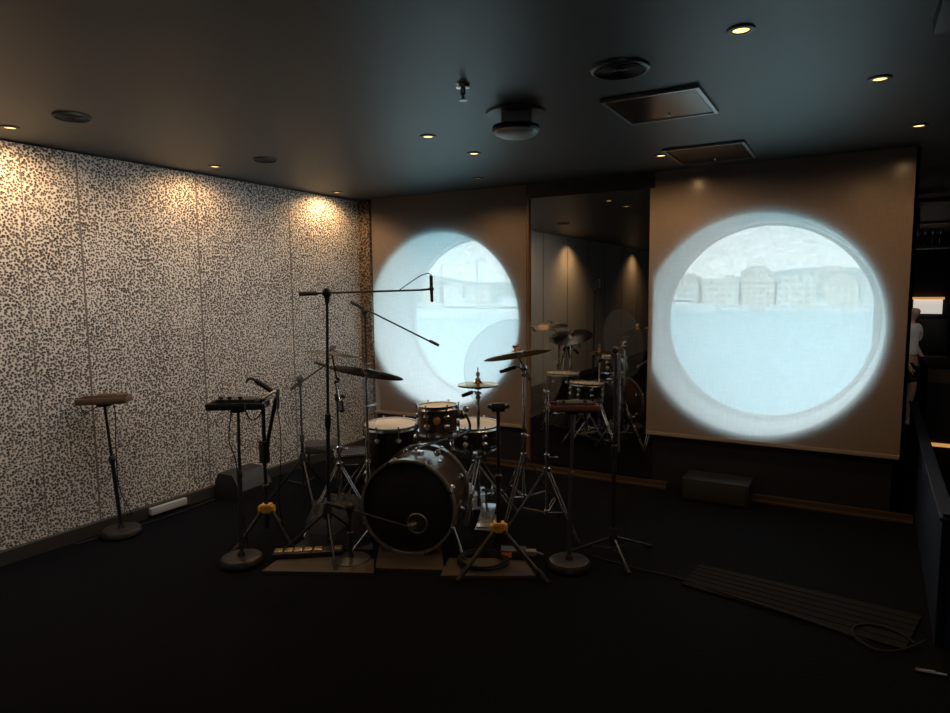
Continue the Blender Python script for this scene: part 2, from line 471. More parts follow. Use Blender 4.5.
def tag(o, label, cat, group=None, kind=None):
    if label: o['label'] = label
    if cat: o['category'] = cat
    if group: o['group'] = group
    if kind: o['kind'] = kind
    return o
def thing(name, label, cat, loc=(0, 0, 0), group=None):
    o = bpy.data.objects.new(name, None)
    o.empty_display_size = 0.1
    COL.objects.link(o)
    o.location = Vector(loc)
    return tag(o, label, cat, group)
def solo(name, mb, m, label, cat, group=None, loc=None, smooth=True):
    """a thing that is one mesh, its origin at loc"""
    if loc is not None:
        mb.v = [v - Vector(loc) for v in mb.v]
    o = mb.build(name, m, None, smooth)
    if loc is not None: o.location = Vector(loc)
    return tag(o, label, cat, group)
def struct(name, mb, m, parent=None, smooth=False):
    o = mb.build(name, m, parent, smooth)
    if parent is None: o['kind'] = 'structure'
    return o
def kids(o):
    return [c for c in o.children]
def copy_tree(o, parent=None):
    c = o.copy()
    COL.objects.link(c)
    c.parent = parent
    for ch in kids(o): copy_tree(ch, c)
    return c
def frame(c, z, x=None):
    """matrix with its z axis along z at c"""
    z = Vector(z).normalized()
    x = Vector(x) if x is not None else Vector((1, 0, 0))
    x = (x - z * x.dot(z))
    if x.length < 1e-3: x = Vector((0, 1, 0)) - z * z.y
    x.normalize()
    y = z.cross(x)
    return Matrix(((x.x, y.x, z.x, c[0]), (x.y, y.y, z.y, c[1]), (x.z, y.z, z.z, c[2]), (0, 0, 0, 1)))
def spline(pts, k=8):
    pts = [Vector(p) for p in pts]
    o = []
    for i in range(len(pts) - 1):
        p0 = pts[max(i - 1, 0)]; p1 = pts[i]; p2 = pts[i + 1]; p3 = pts[min(i + 2, len(pts) - 1)]
        for j in range(k):
            t = j / k
            o.append(0.5 * ((2 * p1) + (p2 - p0) * t + (2 * p0 - 5 * p1 + 4 * p2 - p3) * t * t + (3 * p1 - p0 - 3 * p2 + p3) * t ** 3))
    o.append(pts[-1])
    return o
V = Vector
def circ(n):
    return [(math.cos(2 * PI * i / n), math.sin(2 * PI * i / n)) for i in range(n)]

# ------------------------------------------------------------------ room
H = 2.42; LW = -4.195; BW = 5.075; BL = 5.04; LO = -4.45
XR = 6.0; YR = -6.6; XE = 0.33; YE = 14.0; LOW = -0.43; YS = 6.6
struct('floor', MB().add([(LW, YR, 0), (XR, YR, 0), (XR, YS, 0), (XE, YS, 0), (XE, BW, 0), (LO, BW, 0), (LO, YR, 0)], [(0, 1, 2, 3, 4, 5, 6)])
       .add([(XE, YS, 0), (XR, YS, 0), (XR, YS, LOW), (XE, YS, LOW)], [(0, 1, 2, 3)])
       .add([(XE, YS, LOW), (XR, YS, LOW), (XR, YE, LOW), (XE, YE, LOW)], [(0, 1, 2, 3)]), M['carpet'])
struct('ceiling', MB().add([(LW, YR, H), (XR, YR, H), (XR, YE, H), (XE, YE, H), (XE, BW, H), (LO, BW, H), (LO, YR, H)], [(0, 1, 2, 3, 4, 5, 6)]), M['ceiling'])
YP = 1.7
struct('wall_left', MB().box((LW - 0.05, (YP + BW) / 2, (H - 0.008 + 0.07) / 2), (0.1, BW - YP, H - 0.008 - 0.07)), M['pebble'])
# pebble panels stop just under the ceiling; a dark backing shows in the gap
struct('wall_left', MB().box((LW - 0.09, (YR + BW) / 2, H / 2), (0.06, BW - YR, H)), M['darkwall'])
struct('wall_left', MB().box((LW - 0.05, (YP - 0.02 + YR) / 2, H / 2), (0.1, YP - 0.02 - YR, H)), M['panel'])
mb = MB()
for y in (2.36, 2.04, 3.21, 4.12):
    mb.box((LW + 0.0005, y, 1.22), (0.003, .005 if y == 2.04 else 0.010, 2.34))
struct('trim_1', mb, M['seam'])
mb = MB()
for y in (0.7, -0.3, -1.25, -2.2, -3.3, -4.4, -5.5):
    mb.box((LW + 0.001, y, 1.2), (0.004, 0.02, 2.4))
struct('trim_2', mb, M['seam'])
struct('baseboard_left', MB().box((LW + 0.012, (YR + BW) / 2, 0.04), (0.05, BW - YR, 0.08)), M['skirting'])
struct('wall_rear', MB().box(((LW + XR) / 2, YR - 0.05, H / 2), (XR - LW, 0.1, H)), M['darkwall'])
struct('wall_right', MB().box((XR + 0.05, (YR + YE) / 2, (H + LOW) / 2), (0.1, YE - YR, H - LOW)), M['darkwall'])
struct('wall_lounge_side', MB().add([(XE, BW, LOW), (.60, YE, LOW), (.60, YE, H), (XE, BW, H), (XE - .06, BW, LOW), (.54, YE, LOW), (.54, YE, H), (XE - .06, BW, H)],
       [(0, 1, 2, 3), (7, 6, 5, 4), (0, 4, 5, 1), (1, 5, 6, 2), (2, 6, 7, 3), (3, 7, 4, 0)]), M['darkwall'])
struct('wall_lounge_end', MB().box(((XE + XR) / 2, YE + 0.05, (H + LOW) / 2), (XR - XE, 0.1, H - LOW)), M['darkwall'])

# back wall with two round openings
PZ, PR, PD = 1.274, 0.80, 0.70
PX = (-3.290, -0.607)
def back_wall():
    mb = MB()
    N = 64; S = 0.83
    xs = [LO, PX[0] - S, PX[0] + S, PX[1] - S, PX[1] + S, XE]
    z0, z1 = PZ - S, PZ + S
    for i in (0, 2, 4):
        mb.add([(xs[i], BW, 0), (xs[i + 1], BW, 0), (xs[i + 1], BW, H), (xs[i], BW, H)], [(0, 1, 2, 3)])
    for i in (1, 3):
        mb.add([(xs[i], BW, 0), (xs[i + 1], BW, 0), (xs[i + 1], BW, z0), (xs[i], BW, z0)], [(0, 1, 2, 3)])
        mb.add([(xs[i], BW, z1), (xs[i + 1], BW, z1), (xs[i + 1], BW, H), (xs[i], BW, H)], [(0, 1, 2, 3)])
    for px in PX:
        inn = []; outp = []
        for k in range(N):
            a = 2 * PI * (k + 0.5) / N
            c, s = math.cos(a), math.sin(a)
            q = S / max(abs(c), abs(s))
            inn.append(V((px + PR * c, BW, PZ + PR * s)))
            outp.append(V((px + q * c, BW, PZ + q * s)))
        mb.add(inn + outp, [(k, (k + 1) % N, N + (k + 1) % N, N + k) for k in range(N)])
        for sx in (-1, 1):
            for sz in (-1, 1):
                ks = [k for k in range(N)]
                k = int(N / 8 * {(1, 1): 1, (-1, 1): 3, (-1, -1): 5, (1, -1): 7}[(sx, sz)])
                a, b = outp[(k - 1) % N], outp[k % N]
                mb.add([a, b, V((px + sx * S, BW, PZ + sz * S))], [(0, 1, 2)])
    return mb
struct('wall_back', back_wall(), M['darkwall'])
for i, px in enumerate(PX):
    rot = Matrix.Translation((px, BW, PZ)) @ Matrix.Rotation(-PI / 2, 4, 'X')     # local z runs outwards (+y)
    wn = struct('window_%d' % (i + 1), MB().lathe([(PR, 0), (PR, PD)], 72, rot, False, False), M['reveal'], smooth=True)
    MB().lathe([(PR - 0.035, PD - 0.05), (PR - 0.035, PD + 0.01), (PR + 0.06, PD + 0.01), (PR + 0.06, PD + 0.06)], 72, rot, False, False).build('window_frame', M['reveal'], wn)
    MB().lathe([(1e-4, PD - 0.02), (PR - 0.03, PD - 0.02)], 72, rot, False, False).build('pane', M['glass'], wn)
# hull plating outside keeps the daylight to the openings
struct('wall_outer', MB().box((-8.0, BW + PD + 0.2, 1.2), (6.8, 0.1, 9)), M['hull'])

# corner post between stone wall and first blind
struct('pillar', MB().box((LW + 0.065, 5.05, 1.2), (0.13, 0.05, 2.40)), M['pebble_dark'])
# smoked mirror
mx0, mx1 = -2.40, -1.33
mir = thing('wall_mirror', 'tall smoked mirror panel between the two round-windowed blinds', 'mirror', ((mx0 + mx1) / 2, BW - 0.012, 0.06))
MB().box(((mx0 + mx1) / 2, BW - 0.012, 1.2), (mx1 - mx0, 0.016, 2.28)).build('mirror_glass', M['mirror'], mir, False)
MB().box(((mx0 + mx1) / 2, BW - 0.025, 2.36), (mx1 - mx0, 0.04, 0.12)).build('top_rail', M['black_metal'], mir, False)
MB().box((mx0 + 0.012, BW - 0.025, 1.2), (0.024, 0.04, 2.26)).build('edge_trim', M['warm_wood'], mir, False)
# base strip of the back wall, in two runs
struct('baseboard_back', MB().box((-2.0, BW - 0.02, 0.022), (1.6, 0.035, 0.044)).box((-2.0, BW - 0.04, 0.006), (1.6, 0.07, 0.012)), M['base_strip'])
struct('baseboard_back', MB().box((-0.27, BW - 0.02, 0.022), (1.34, 0.035, 0.044)).box((-0.27, BW - 0.04, 0.006), (1.34, 0.07, 0.012)), M['base_strip'])

# ------------------------------------------------------------------ blinds
def blind(x0, x1, z0, label):
    cx = (x0 + x1) / 2
    t = thing('roller_blind', label, 'blind', (cx, BL, z0), 'screen fabric roller blinds')
    nx, nz = 24, 24
    vs = []; fs = []
    for j in range(nz + 1):
        for i in range(nx + 1):
            a = i / nx; b = j / nz
            vs.append((x0 + (x1 - x0) * a, BL + 0.006 * math.sin(PI * b) * math.sin(2.2 * a + 0.4), z0 + (H - z0) * b))
    for j in range(nz):
        for i in range(nx):
            k = j * (nx + 1) + i
            fs.append((k, k + 1, k + nx + 2, k + nx + 1))
    MB().add(vs, fs).build('fabric', M['fabric'], t)
    MB().rbox((cx, BL, z0 - 0.008), (x1 - x0, 0.016, 0.028), 0.004).build('bottom_bar', M['blindbar'], t)
    return t
b1 = blind(-4.046, -2.400, 0.372, 'roller blind behind the drum kit, showing yacht masts through its round window')
b2 = blind(-1.366, 0.307, 0.434, 'large roller blind on the right, showing open sea and city through its round window')

# ------------------------------------------------------------------ outside
WZ = -10.45
sea = struct('sea', MB().add([(-2500, 6.5, WZ), (1500, 6.5, WZ), (1500, 2400, WZ), (-2500, 2400, WZ)], [(0, 1, 2, 3)]), M['sea'])
def hill(y, x0, x1, hmax, seed):
    rnd = random.Random(seed)
    n = 60; ph = [rnd.uniform(0, 6.28) for _ in range(6)]
    vs = []; fs = []
    for j in range(5):
        for i in range(n + 1):
            a = i / n
            h = 0.62 + 0.16 * math.sin(5 * a + ph[0]) + 0.10 * math.sin(13 * a + ph[1]) + 0.05 * math.sin(31 * a + ph[2]) + 0.025 * math.sin(70 * a + ph[3])
            z = WZ + (hmax - WZ) * h * math.sin(PI / 2 * j / 4)
            vs.append((x0 + (x1 - x0) * a, y + 60 * j, z))
    for j in range(4):
        for i in range(n):
            k = j * (n + 1) + i
            fs.append((k, k + 1, k + n + 2, k + n + 1))
    return MB().add(vs, fs)
struct('hills', hill(720, -1300, 300, 46, 3), M['hill'], smooth=True)
struct('quay', MB().box((-250, 372, WZ + 1.0), (900, 30, 3.4)), M['quay'])
rnd = random.Random(11)
proto = []
for k, fm in enumerate(FAC):
    for q in range(2):
        wd, hh = rnd.uniform(11, 19), rnd.uniform(8.5, 16)
        t = thing('apartment_building', '', 'building', (0, 0, 0), 'harbour-front apartment blocks')
        MB().box((0, 0, hh / 2), (wd, 12, hh)).build('wall', fm, t, False)
        if q == 0:
            MB().add([(-wd / 2 - .4, -6.4, hh), (wd / 2 + .4, -6.4, hh), (wd / 2 + .4, 6.4, hh), (-wd / 2 - .4, 6.4, hh), (-wd / 2 + 3, 0, hh + 3), (wd / 2 - 3, 0, hh + 3)],
                     [(0, 1, 5, 4), (2, 3, 4, 5), (1, 2, 5), (3, 0, 4), (3, 2, 1, 0)]).build('roof', M['roof'], t, False)
        else:
            MB().box((wd * .2, 0, hh + 1.2), (4, 4, 2.4)).box((0, -5.9, hh + .4), (wd, .3, .8)).build('roof', M['quay'], t, False)
        proto.append((t, wd, ['cream', 'white', 'ochre', 'grey'][k] + (' tiled-roof' if q == 0 else ' flat-roof')))
used = [False] * len(proto)
def city(x0, x1, y, zb, jit, where):
    x = x0
    while x + 20 < x1:
        k = rnd.randrange(len(proto))
        t, wd, desc = proto[k]
        if used[k]: o = copy_tree(t)
        else: o = t; used[k] = True
        s = rnd.uniform(.85, 1.25)
        o.scale = (1, 1, s)
        o.location = (x + wd / 2, y + rnd.uniform(-jit, jit), zb)
        o['label'] = desc + ' apartment block ' + where
        x += wd + 1.0 + rnd.uniform(0, 2.5)
city(-170, 40, 380, WZ + 2.4, 0, 'on the far quay, seen through the right blind')
city(-190, 50, 404, WZ + 6, 0, 'in the second row behind the quay, seen through the right blind')
city(-330, -190, 392, WZ + 2.4, 0, 'on the far shore beyond the yachts, seen through the left blind')
for i, (t, _, _) in enumerate(proto):
    if not used[i]:
        for c in kids(t): bpy.data.objects.remove(c)
        bpy.data.objects.remove(t)

def yacht(L, hull_h, label, x, y, rz, mast=0, group='white yachts in the harbour'):
    name = 'sailing_yacht' if mast else 'motor_yacht'
    t = thing(name, label, 'yacht', (0, 0, 0), group)
    n = 12; vs = []; fs = []
    for i in range(n + 1):
        a = i / n
        b = 0.13 * L * (1 - max(0, (a - .45) / .55) ** 2.2) + 0.02
        sh = hull_h * (1 + .28 * a * a)
        for (yy, zz) in ((-b, sh), (-b * .8, 0), (b * .8, 0), (b, sh)):
            vs.append((L * (a - .5), yy, zz))
    for i in range(n):
        for j in range(3):
            k = i * 4 + j
            fs.append((k, k + 1, k + 5, k + 4))
        fs.append((i * 4 + 3, i * 4, i * 4 + 4, i * 4 + 7))
    fs.append((0, 3, 2, 1)); fs.append((n * 4, n * 4 + 1, n * 4 + 2, n * 4 + 3))
    MB().add(vs, fs).build('hull', M['hull'], t, False)
    ch = hull_h * (.8 if mast else 1.0)
    cb = MB().rbox((-L * .06, 0, hull_h + ch / 2), (L * .5, L * .17, ch), .15)
    if not mast: cb.rbox((-L * .1, 0, hull_h + ch * 1.45), (L * .28, L * .13, ch * .9), .15)
    cb.build('cabin', M['hull'], t, False)
    MB().box((-L * .06, 0, hull_h + ch * .55), (L * .505, L * .172, ch * .3)).build('window', M['yacht_glass'], t, False)
    if mast:
        MB().tube([(L * .06, 0, hull_h), (L * .06, 0, hull_h + mast)], [.26, .18], 8).tube([(L * .06, 0, hull_h + 1.6), (-L * .36, 0, hull_h + 1.8)], .14, 6).build('mast', M['mast'], t)
        MB().tube([(L * .06, 0, hull_h + mast), (L * .49, 0, hull_h * 1.25)], .04, 4).tube([(L * .06, 0, hull_h + mast), (-L * .49, 0, hull_h)], .04, 4).build('rigging', M['mast'], t)
    t.location = (x, y, WZ); t.rotation_euler = (0, 0, rz)
    return t
ly = yacht(17, 1.7, 'white sailing yacht moored in the row seen through the left blind', -1, 1, 0, 21)
ly['group'] = 'sailing yachts seen through the left blind'
ms = [(-186, 262, .2), (-177, 256, .1), (-176, 274, 2.9), (-160, 262, .15), (-159, 280, 3.0), (-145, 256, .1), (-139, 268, .2), (-134, 274, 2.8), (-126, 262, .0)]
for i, (x, y, rz) in enumerate(ms):
    o = ly if i == 0 else copy_tree(ly)
    o.location = (x, y, WZ); o.rotation_euler = (0, 0, rz)
    s = [1, .8, 1.1, .9, 1.2, .85, 1.1, .8, .95][i]; o.scale = (s, s, s)
lm = yacht(24, 3.0, 'white motor yacht moored in front of the masts seen through the left blind', 0, 0, 0, group='motor yachts seen through the left blind')
for i, (x, y, rz) in enumerate([(-172, 240, .05), (-146, 238, 3.1), (-119, 240, .1), (-199, 244, 3.05)]):
    o = lm if i == 0 else copy_tree(lm)
    o.location = (x, y, WZ); o.rotation_euler = (0, 0, rz)
yacht(40, 3.6, 'long white motor yacht at the left edge of the right window', -78, 336, .03, group=None)
rb = yacht(15, 1.6, 'small white motor yacht against the far quay in the right window', 0, 0, 0, group='small motor yachts along the far quay')
for i, x in enumerate((-52, -30, -12, 4)):
    o = rb if i == 0 else copy_tree(rb)
    o.location = (x, 350, WZ); o.rotation_euler = (0, 0, [.1, 3.0, .0, 3.1][i])

# ------------------------------------------------------------------ ceiling fittings
def downlight():
    t = thing('ceiling_downlight', '', 'light', (0, 0, 0), None)
    MB().lathe([(0.027, -0.003), (0.030, -0.008), (0.044, -0.006), (0.047, 0.0)], 28, None, False, False).build('trim_ring', M['trim_dark'], t)
    MB().lathe([(1e-4, -0.004), (0.028, -0.0035)], 28, None, False, False).build('lens', M['lens_warm'], t)
    return t
WARM = (1.0, 0.62, 0.30)
dl0 = downlight(); first = True
DL = [  # u, v, lens, watts, spot angle, aim offset, label
    (741, 29, 'lens_amber', 14, 120, (0, 0), 'round ceiling downlight glowing amber, nearest the camera'),
    (880, 78, 'lens_warm', 30, 174, (0, 0), 'pale lit ceiling downlight above the right edge of the large blind'),
    (919, 125, 'lens_warm', 12, 174, (0, 0), 'ceiling downlight at the top right corner of the large blind'),
    (428, 136, 'lens_warm', 9, 110, (0, 0), 'ceiling downlight left of the hanging white dome'),
    (474, 153, 'lens_warm', 18, 160, (0, 0), 'ceiling downlight just behind the white dome, nearer the left blind'),
    (661, 155, 'lens_warm', 22, 174, (0, 0), 'ceiling downlight beside the rear access panel'),
    (478, 178, 'lens_dim', 10, 150, (0, 0), 'dim ceiling downlight directly above the left blind'),
    (10, 127, 'lens_warm', 30, 165, (-0.25, 0), 'wall-washing downlight at the near end of the pebble wall'),
    (215, 166, 'lens_warm', 18, 160, (-0.22, 0), 'wall-washing downlight midway along the pebble wall'),
    (337, 192, 'lens_warm', 24, 160, (-0.22, 0), 'wall-washing downlight at the far end of the pebble wall'),
]
for (u, v, ln, watts, ang, off, lab) in DL:
    p = on_z(u, v, H)
    o = dl0 if first else copy_tree(dl0)
    first = False
    o.location = p
    o['label'] = lab
    o['group'] = 'recessed ceiling downlights'
    for c in kids(o):
        if c.name.startswith('lens') and ln != 'lens_warm':
            c.data = c.data.copy(); c.data.materials[0] = M[ln]
    if watts:
        light('downlight_beam', 'SPOT', p + V((0, 0, -0.02)), watts, WARM, aim=p + V((off[0], off[1], -1)), spot_size=R(ang), spot_blend=0.6, shadow_soft_size=0.015)
# wall washers farther along the left wall, seen in the mirror
for (u, e) in ((567, 70), (632, 40)):
    y = 2 * (BW - .02) - on_x(u, 275, LW).y
    light('downlight_beam', 'SPOT', (LW + .32, y, H - .02), e, WARM, aim=(LW + .1, y, 0), spot_size=R(130), spot_blend=1.0, shadow_soft_size=0.015)

def disc_grille(u, v, rad, name, label, cat, m, group=None):
    p = on_z(u, v, H)
    t = thing(name, label, cat, p, group)
    MB().lathe([(rad * .86, -0.004), (rad * .9, -0.014), (rad, -0.010), (rad * 1.02, 0)], 40, Matrix.Translation(p), False, False).build('rim', m, t)
    g = MB().lathe([(1e-4, -0.008), (rad * .87, -0.005)], 40, Matrix.Translation(p), False, False)
    for q in range(1, 6): g.torus(rad * .86 * q / 6, 0.003, Matrix.Translation(p + V((0, 0, -.008))), 36, 6)
    g.build('grille', M['black_plastic'], t)
disc_grille(620, 68, 0.115, 'ceiling_speaker', 'round black ceiling speaker beside the near access panel', 'speaker', M['trim_dark'])
disc_grille(72, 116, 0.085, 'ceiling_vent', 'round dark vent in the ceiling near the left end of the pebble wall', 'vent', M['black_plastic'])
disc_grille(265, 159, 0.075, 'ceiling_vent', 'small round dark vent in the ceiling above the far part of the pebble wall', 'vent', M['black_plastic'])

def access_panel(c, label):
    q = [on_z(u, v, H) for u, v in c]
    x0 = (q[0].x + q[3].x) / 2; x1 = (q[1].x + q[2].x) / 2
    y0 = (q[2].y + q[3].y) / 2; y1 = (q[0].y + q[1].y) / 2
    x0, x1 = min(x0, x1), max(x0, x1); y0, y1 = min(y0, y1), max(y0, y1)
    cx, cy = (x0 + x1) / 2, (y0 + y1) / 2
    t = thing('access_panel', label, 'access panel', (cx, cy, H), 'ceiling access panels')
    MB().box((cx, cy, H - 0.006), (x1 - x0 - .03, y1 - y0 - .03, 0.012)).build('cover', M['access'], t, False)
    f = MB()
    for s in (-1, 1):
        f.box((cx + s * (x1 - x0) / 2, cy, H - 0.008), (0.018, y1 - y0 + .018, 0.016))
        f.box((cx, cy + s * (y1 - y0) / 2, H - 0.008), (x1 - x0 - .018, 0.018, 0.016))
    f.build('panel_frame', M['steel'], t, False)
    MB().lathe([(1e-4, -0.022), (0.008, -0.020), (0.009, -.012)], 14, Matrix.Translation((cx, y1 - .09, H)), False, False).build('lock', M['chrome'], t)
access_panel([(603, 100), (694, 85), (719, 109), (632, 122)], 'steel access panel flush in the ceiling behind the round black speaker')
access_panel([(660, 150), (738, 140), (757, 152), (690, 165)], 'darker access panel in the ceiling right above the large blind')

p = on_z(463, 85, H)
t = thing('sprinkler_head', 'small chrome sprinkler head hanging from the ceiling', 'sprinkler', p)
T = Matrix.Translation(p)
MB().lathe([(0.034, 0), (0.030, -0.012), (0.014, -0.016)], 24, T, True, True).build('escutcheon', M['chrome'], t)
MB().lathe([(0.012, -0.014), (0.010, -0.034), (0.014, -0.038), (0.006, -0.044), (0.006, -.06)], 16, T).build('body', M['steel'], t)
MB().lathe([(0.004, -0.060), (0.018, -0.062), (0.018, -0.065), (1e-4, -.066)], 16, T).build('deflector', M['steel'], t)

p = on_z(516, 112, H)
t = thing('ceiling_dome', 'white shallow dome unit on a dark square ceiling mount', 'wireless unit', p)
T = Matrix.Translation(p)
MB().lathe([(0.15, 0), (0.145, -.012), (1e-4, -.012)], 40, T, True, False).build('mounting_plate', M['trim_dark'], t)
MB().rbox(p + V((0, 0, -0.04)), (0.15, 0.15, 0.06), 0.012, Matrix.Rotation(.5, 3, 'Z')).build('bracket', M['grey_plastic'], t)
MB().lathe([(0.06, -0.062), (0.115, -0.070), (0.120, -0.086), (0.110, -0.096)], 48, T, True, True).build('housing', M['black_plastic'], t)
MB().lathe([(0.112, -0.092), (0.105, -0.105), (0.08, -0.118), (0.045, -0.126), (1e-4, -0.129)], 48, T, True, False).build('dome', M['white_plastic'], t)
p = on_z(948, 4, H)
solo('ceiling_bulkhead', MB().rbox((p.x + .22, p.y - .06, H - .03), (.5, .3, .06), .01), M['black_plastic'], 'black box fitted to the ceiling at the top right corner', 'fixture', loc=(p.x + .22, p.y - .06, H))

# ------------------------------------------------------------------ hardware builders
def tripod_legs(t, c, hub, foot_r, angles, m_leg, double=False, r=0.008, foot=True, brace=True):
    """three legs round the pole at c, from the sliding hub to the feet"""
    for a in angles:
        d = V((math.cos(a), math.sin(a), 0)); s = V((-d.y, d.x, 0))
        top = V((c.x, c.y, hub)) + d * .018
        ft = V((c.x, c.y, .012)) + d * foot_r
        mb = MB()
        if double:
            for q in (-1, 1):
                mb.tube([top + s * .011 * q, ft + s * .009 * q + V((0, 0, .012))], r * .62, 6)
            mid = top.lerp(ft, .58); lo = V((c.x, c.y, hub * .34)) + d * .015
            for q in (-1, 1): mb.tube([mid + s * .008 * q, lo + s * .008 * q], r * .5, 6)
        else:
            mb.tube([top, ft + V((0, 0, .008))], r, 8)
            if brace: mb.tube([top.lerp(ft, .5), V((c.x, c.y, hub * .42)) + d * .01], r * .6, 6)
        lg = mb.build('leg', m_leg, t)
        if foot:
            MB().tube([ft + d * .012, ft - (ft - top).normalized() * .05 + V((0, 0, .004))], [.011, .012], 10).build('rubber_foot', M['rubber'], lg)

def cymbal_stand(label, base, top, rot=0.0, hub=0.42, foot=0.27, mpole='chrome', boom_from=None, name='cymbal_stand'):
    c = V((base.x, base.y, 0))
    t = thing(name, label, 'stand', c)
    straight = boom_from is None
    zt = top.z if straight else boom_from
    z1 = min(zt * .55, .62)
    cc = lambda z: V((c.x, c.y, z))
    MB().tube([cc(.10), cc(z1)], .0125, 12).build('lower_tube', M[mpole], t)
    MB().tube([cc(z1), cc(zt)], .0095, 12).build('upper_tube', M[mpole], t)
    cl = MB().lathe([(.012, z1 - .03), (.019, z1 - .026), (.019, z1 + .01), (.011, z1 + .016)], 16, Matrix.Translation(c))
    cl.tube([cc(z1 - .01), cc(z1 - .01) + V((.05 * math.cos(rot + 1), .05 * math.sin(rot + 1), 0))], .006, 8)
    cl.ball(cc(z1 - .01) + V((.055 * math.cos(rot + 1), .055 * math.sin(rot + 1), 0)), .013, 8, 6, (1, 1, .6))
    cl.build('height_clamp', M['chrome'], t)
    MB().lathe([(.013, hub - .03), (.022, hub - .025), (.022, hub + .022), (.013, hub + .03)], 16, Matrix.Translation(c)).lathe([(.013, hub * .3), (.019, hub * .3 + .006), (.019, hub * .3 + .03), (.013, hub * .3 + .036)], 14, Matrix.Translation(c)).build('leg_hub', M['chrome'], t)
    tripod_legs(t, c, hub, foot, [rot + k * 2 * PI / 3 for k in range(3)], M[mpole], True)
    if not straight:
        a = cc(zt); d = (top - a).normalized()
        MB().tube([a - d * .22, top], [.007, .007], 10).build('boom_arm', M[mpole], t)
        MB().ball(a, .024, 14, 10).lathe([(.015, -.04), (.015, .0)], 12, Matrix.Translation(a)).build('boom_clamp', M['chrome'], t)
        MB().tube([a - d * .24, a - d * .17], .017, 12).build('counterweight', M['black_metal'], t)
    return t
def stand_top(t, top, n, felt='grey_plastic'):
    """threaded rod, felts and wing nut over a cymbal at top, its normal n"""
    mb = MB().tube([top - n * .04, top + n * .055], .004, 8)
    mb.build('threaded_rod', M['chrome'], t)
    MB().lathe([(.016, .022), (.016, .036)], 14, frame(top, n)).build('felt_washer', M[felt], t)
    w = MB().lathe([(.008, .036), (.008, .05)], 10, frame(top, n))
    F4 = frame(top, n)
    for q in (-1, 1):
        w.ball(F4 @ V((.016 * q, 0, .046)), .010, 8, 6, (1, .6, 1))
    w.build('wing_nut', M['chrome'], t)

def cymbal(label, c, r, n, m='cymbal', name='crash_cymbal'):
    prof_t = [(.006, .020), (r * .06, .0205), (r * .13, .018), (r * .19, .009), (r * .22, .0055), (r * .5, .001), (r * .8, -.0075), (r, -.0155)]
    prof = prof_t + [(r, -.0170)] + [(a, b - .0016) for a, b in reversed(prof_t[:-1])] + [prof_t[0]]
    mb = MB().lathe(prof, 56, None, False, False)
    o = mb.build(name, M[m])
    o.matrix_world = frame(c, n)
    return tag(o, label, 'cymbal')

def drum(root, Fm, r, depth, nl, shell='shell', top='head_white', bot='head_white', hoop='chrome', lugm='chrome', hr=.006, wood_hoop=False):
    """drum along the local z of Fm, top head at z = depth"""
    T2 = lambda z: Fm @ Matrix.Translation((0, 0, z))
    MB().lathe([(r, .006), (r, depth - .006)], 56, Fm, False, False).build('shell', M[shell], root)
    for z, hm, nm in ((depth, top, 'batter_head'), (0, bot, 'resonant_head')):
        s = 1 if z else -1
        MB().lathe([(1e-4, z + s * .002), (r * .97, z + s * .002), (r + .004, z - s * .006)], 56, Fm, False, False).build(nm, M[hm], root)
        if wood_hoop:
            a, b = z + s * .018, z - s * .026
            MB().lathe([(r + .004, a), (r + .018, a), (r + .018, b), (r + .004, b), (r + .004, a)], 56, Fm, False, False).build('hoop', M[hoop], root)
        else:
            a, b = z + s * .010, z - s * .016
            MB().lathe([(r + .003, a), (r + .010, a), (r + .007, (a + b) / 2), (r + .014, b), (r + .004, b), (r + .003, a)], 56, Fm, False, False).build('hoop', M[hoop], root)
    for k in range(nl):
        a = 2 * PI * (k + .5) / nl
        d = V((math.cos(a), math.sin(a), 0))
        mb = MB()
        for z, s in ((depth, 1), (0, -1)):
            zz = z - s * min(.075, depth * .32)
            F2 = frame(Fm @ (d * (r + .001) + V((0, 0, zz))), Fm.to_3x3() @ d)
            mb.lathe([(.022, 0), (.020, .010), (.012, .018), (1e-4, .020)], 14, F2, True, False)
            p0 = Fm @ (d * (r + .013) + V((0, 0, zz))); p1 = Fm @ (d * (r + .013) + V((0, 0, z + s * .014)))
            mb.tube([p0, p1], .0035, 6)
            if wood_hoop:
                F3 = Matrix.Translation(p1) @ Fm.to_3x3().to_4x4()
                mb.rbox(Fm @ (d * (r + .014) + V((0, 0, z + s * .012))), (.02, .02, .022), .005, Fm.to_3x3() @ Matrix.Rotation(a, 3, 'Z'))
                q = Fm.to_3x3() @ V((-d.y, d.x, 0))
                mb.tube([p1 - q * .018, p1 + q * .018], .005, 6)
            else:
                mb.tube([p1, p1 + (p1 - p0).normalized() * .008], .007, 8)
        mb.build('lug', M[lugm], root)

def mic_body(label, tail, head, r=.012, m='black_metal', ball=False, name='microphone', cat='microphone'):
    tail, head = V(tail), V(head)
    t = thing(name, label, cat, tail)
    d = (head - tail); L = d.length
    Fm = frame(tail, d)
    if ball:
        MB().lathe([(.008, 0), (.011, .01), (r, L * .68), (r * 1.1, L * .72)], 16, Fm).build('body', M[m], t)
        MB().ball(Fm @ V((0, 0, L * .84)), r * 1.7, 14, 10).build('grille', M['steel'], t)
    else:
        MB().lathe([(.006, 0), (r, .006), (r, L * .72)], 16, Fm).build('body', M[m], t)
        MB().lathe([(r * .92, L * .72), (r * .92, L * .97), (r * .6, L)], 16, Fm).build('capsule', M['grey_metal'], t)
    return t

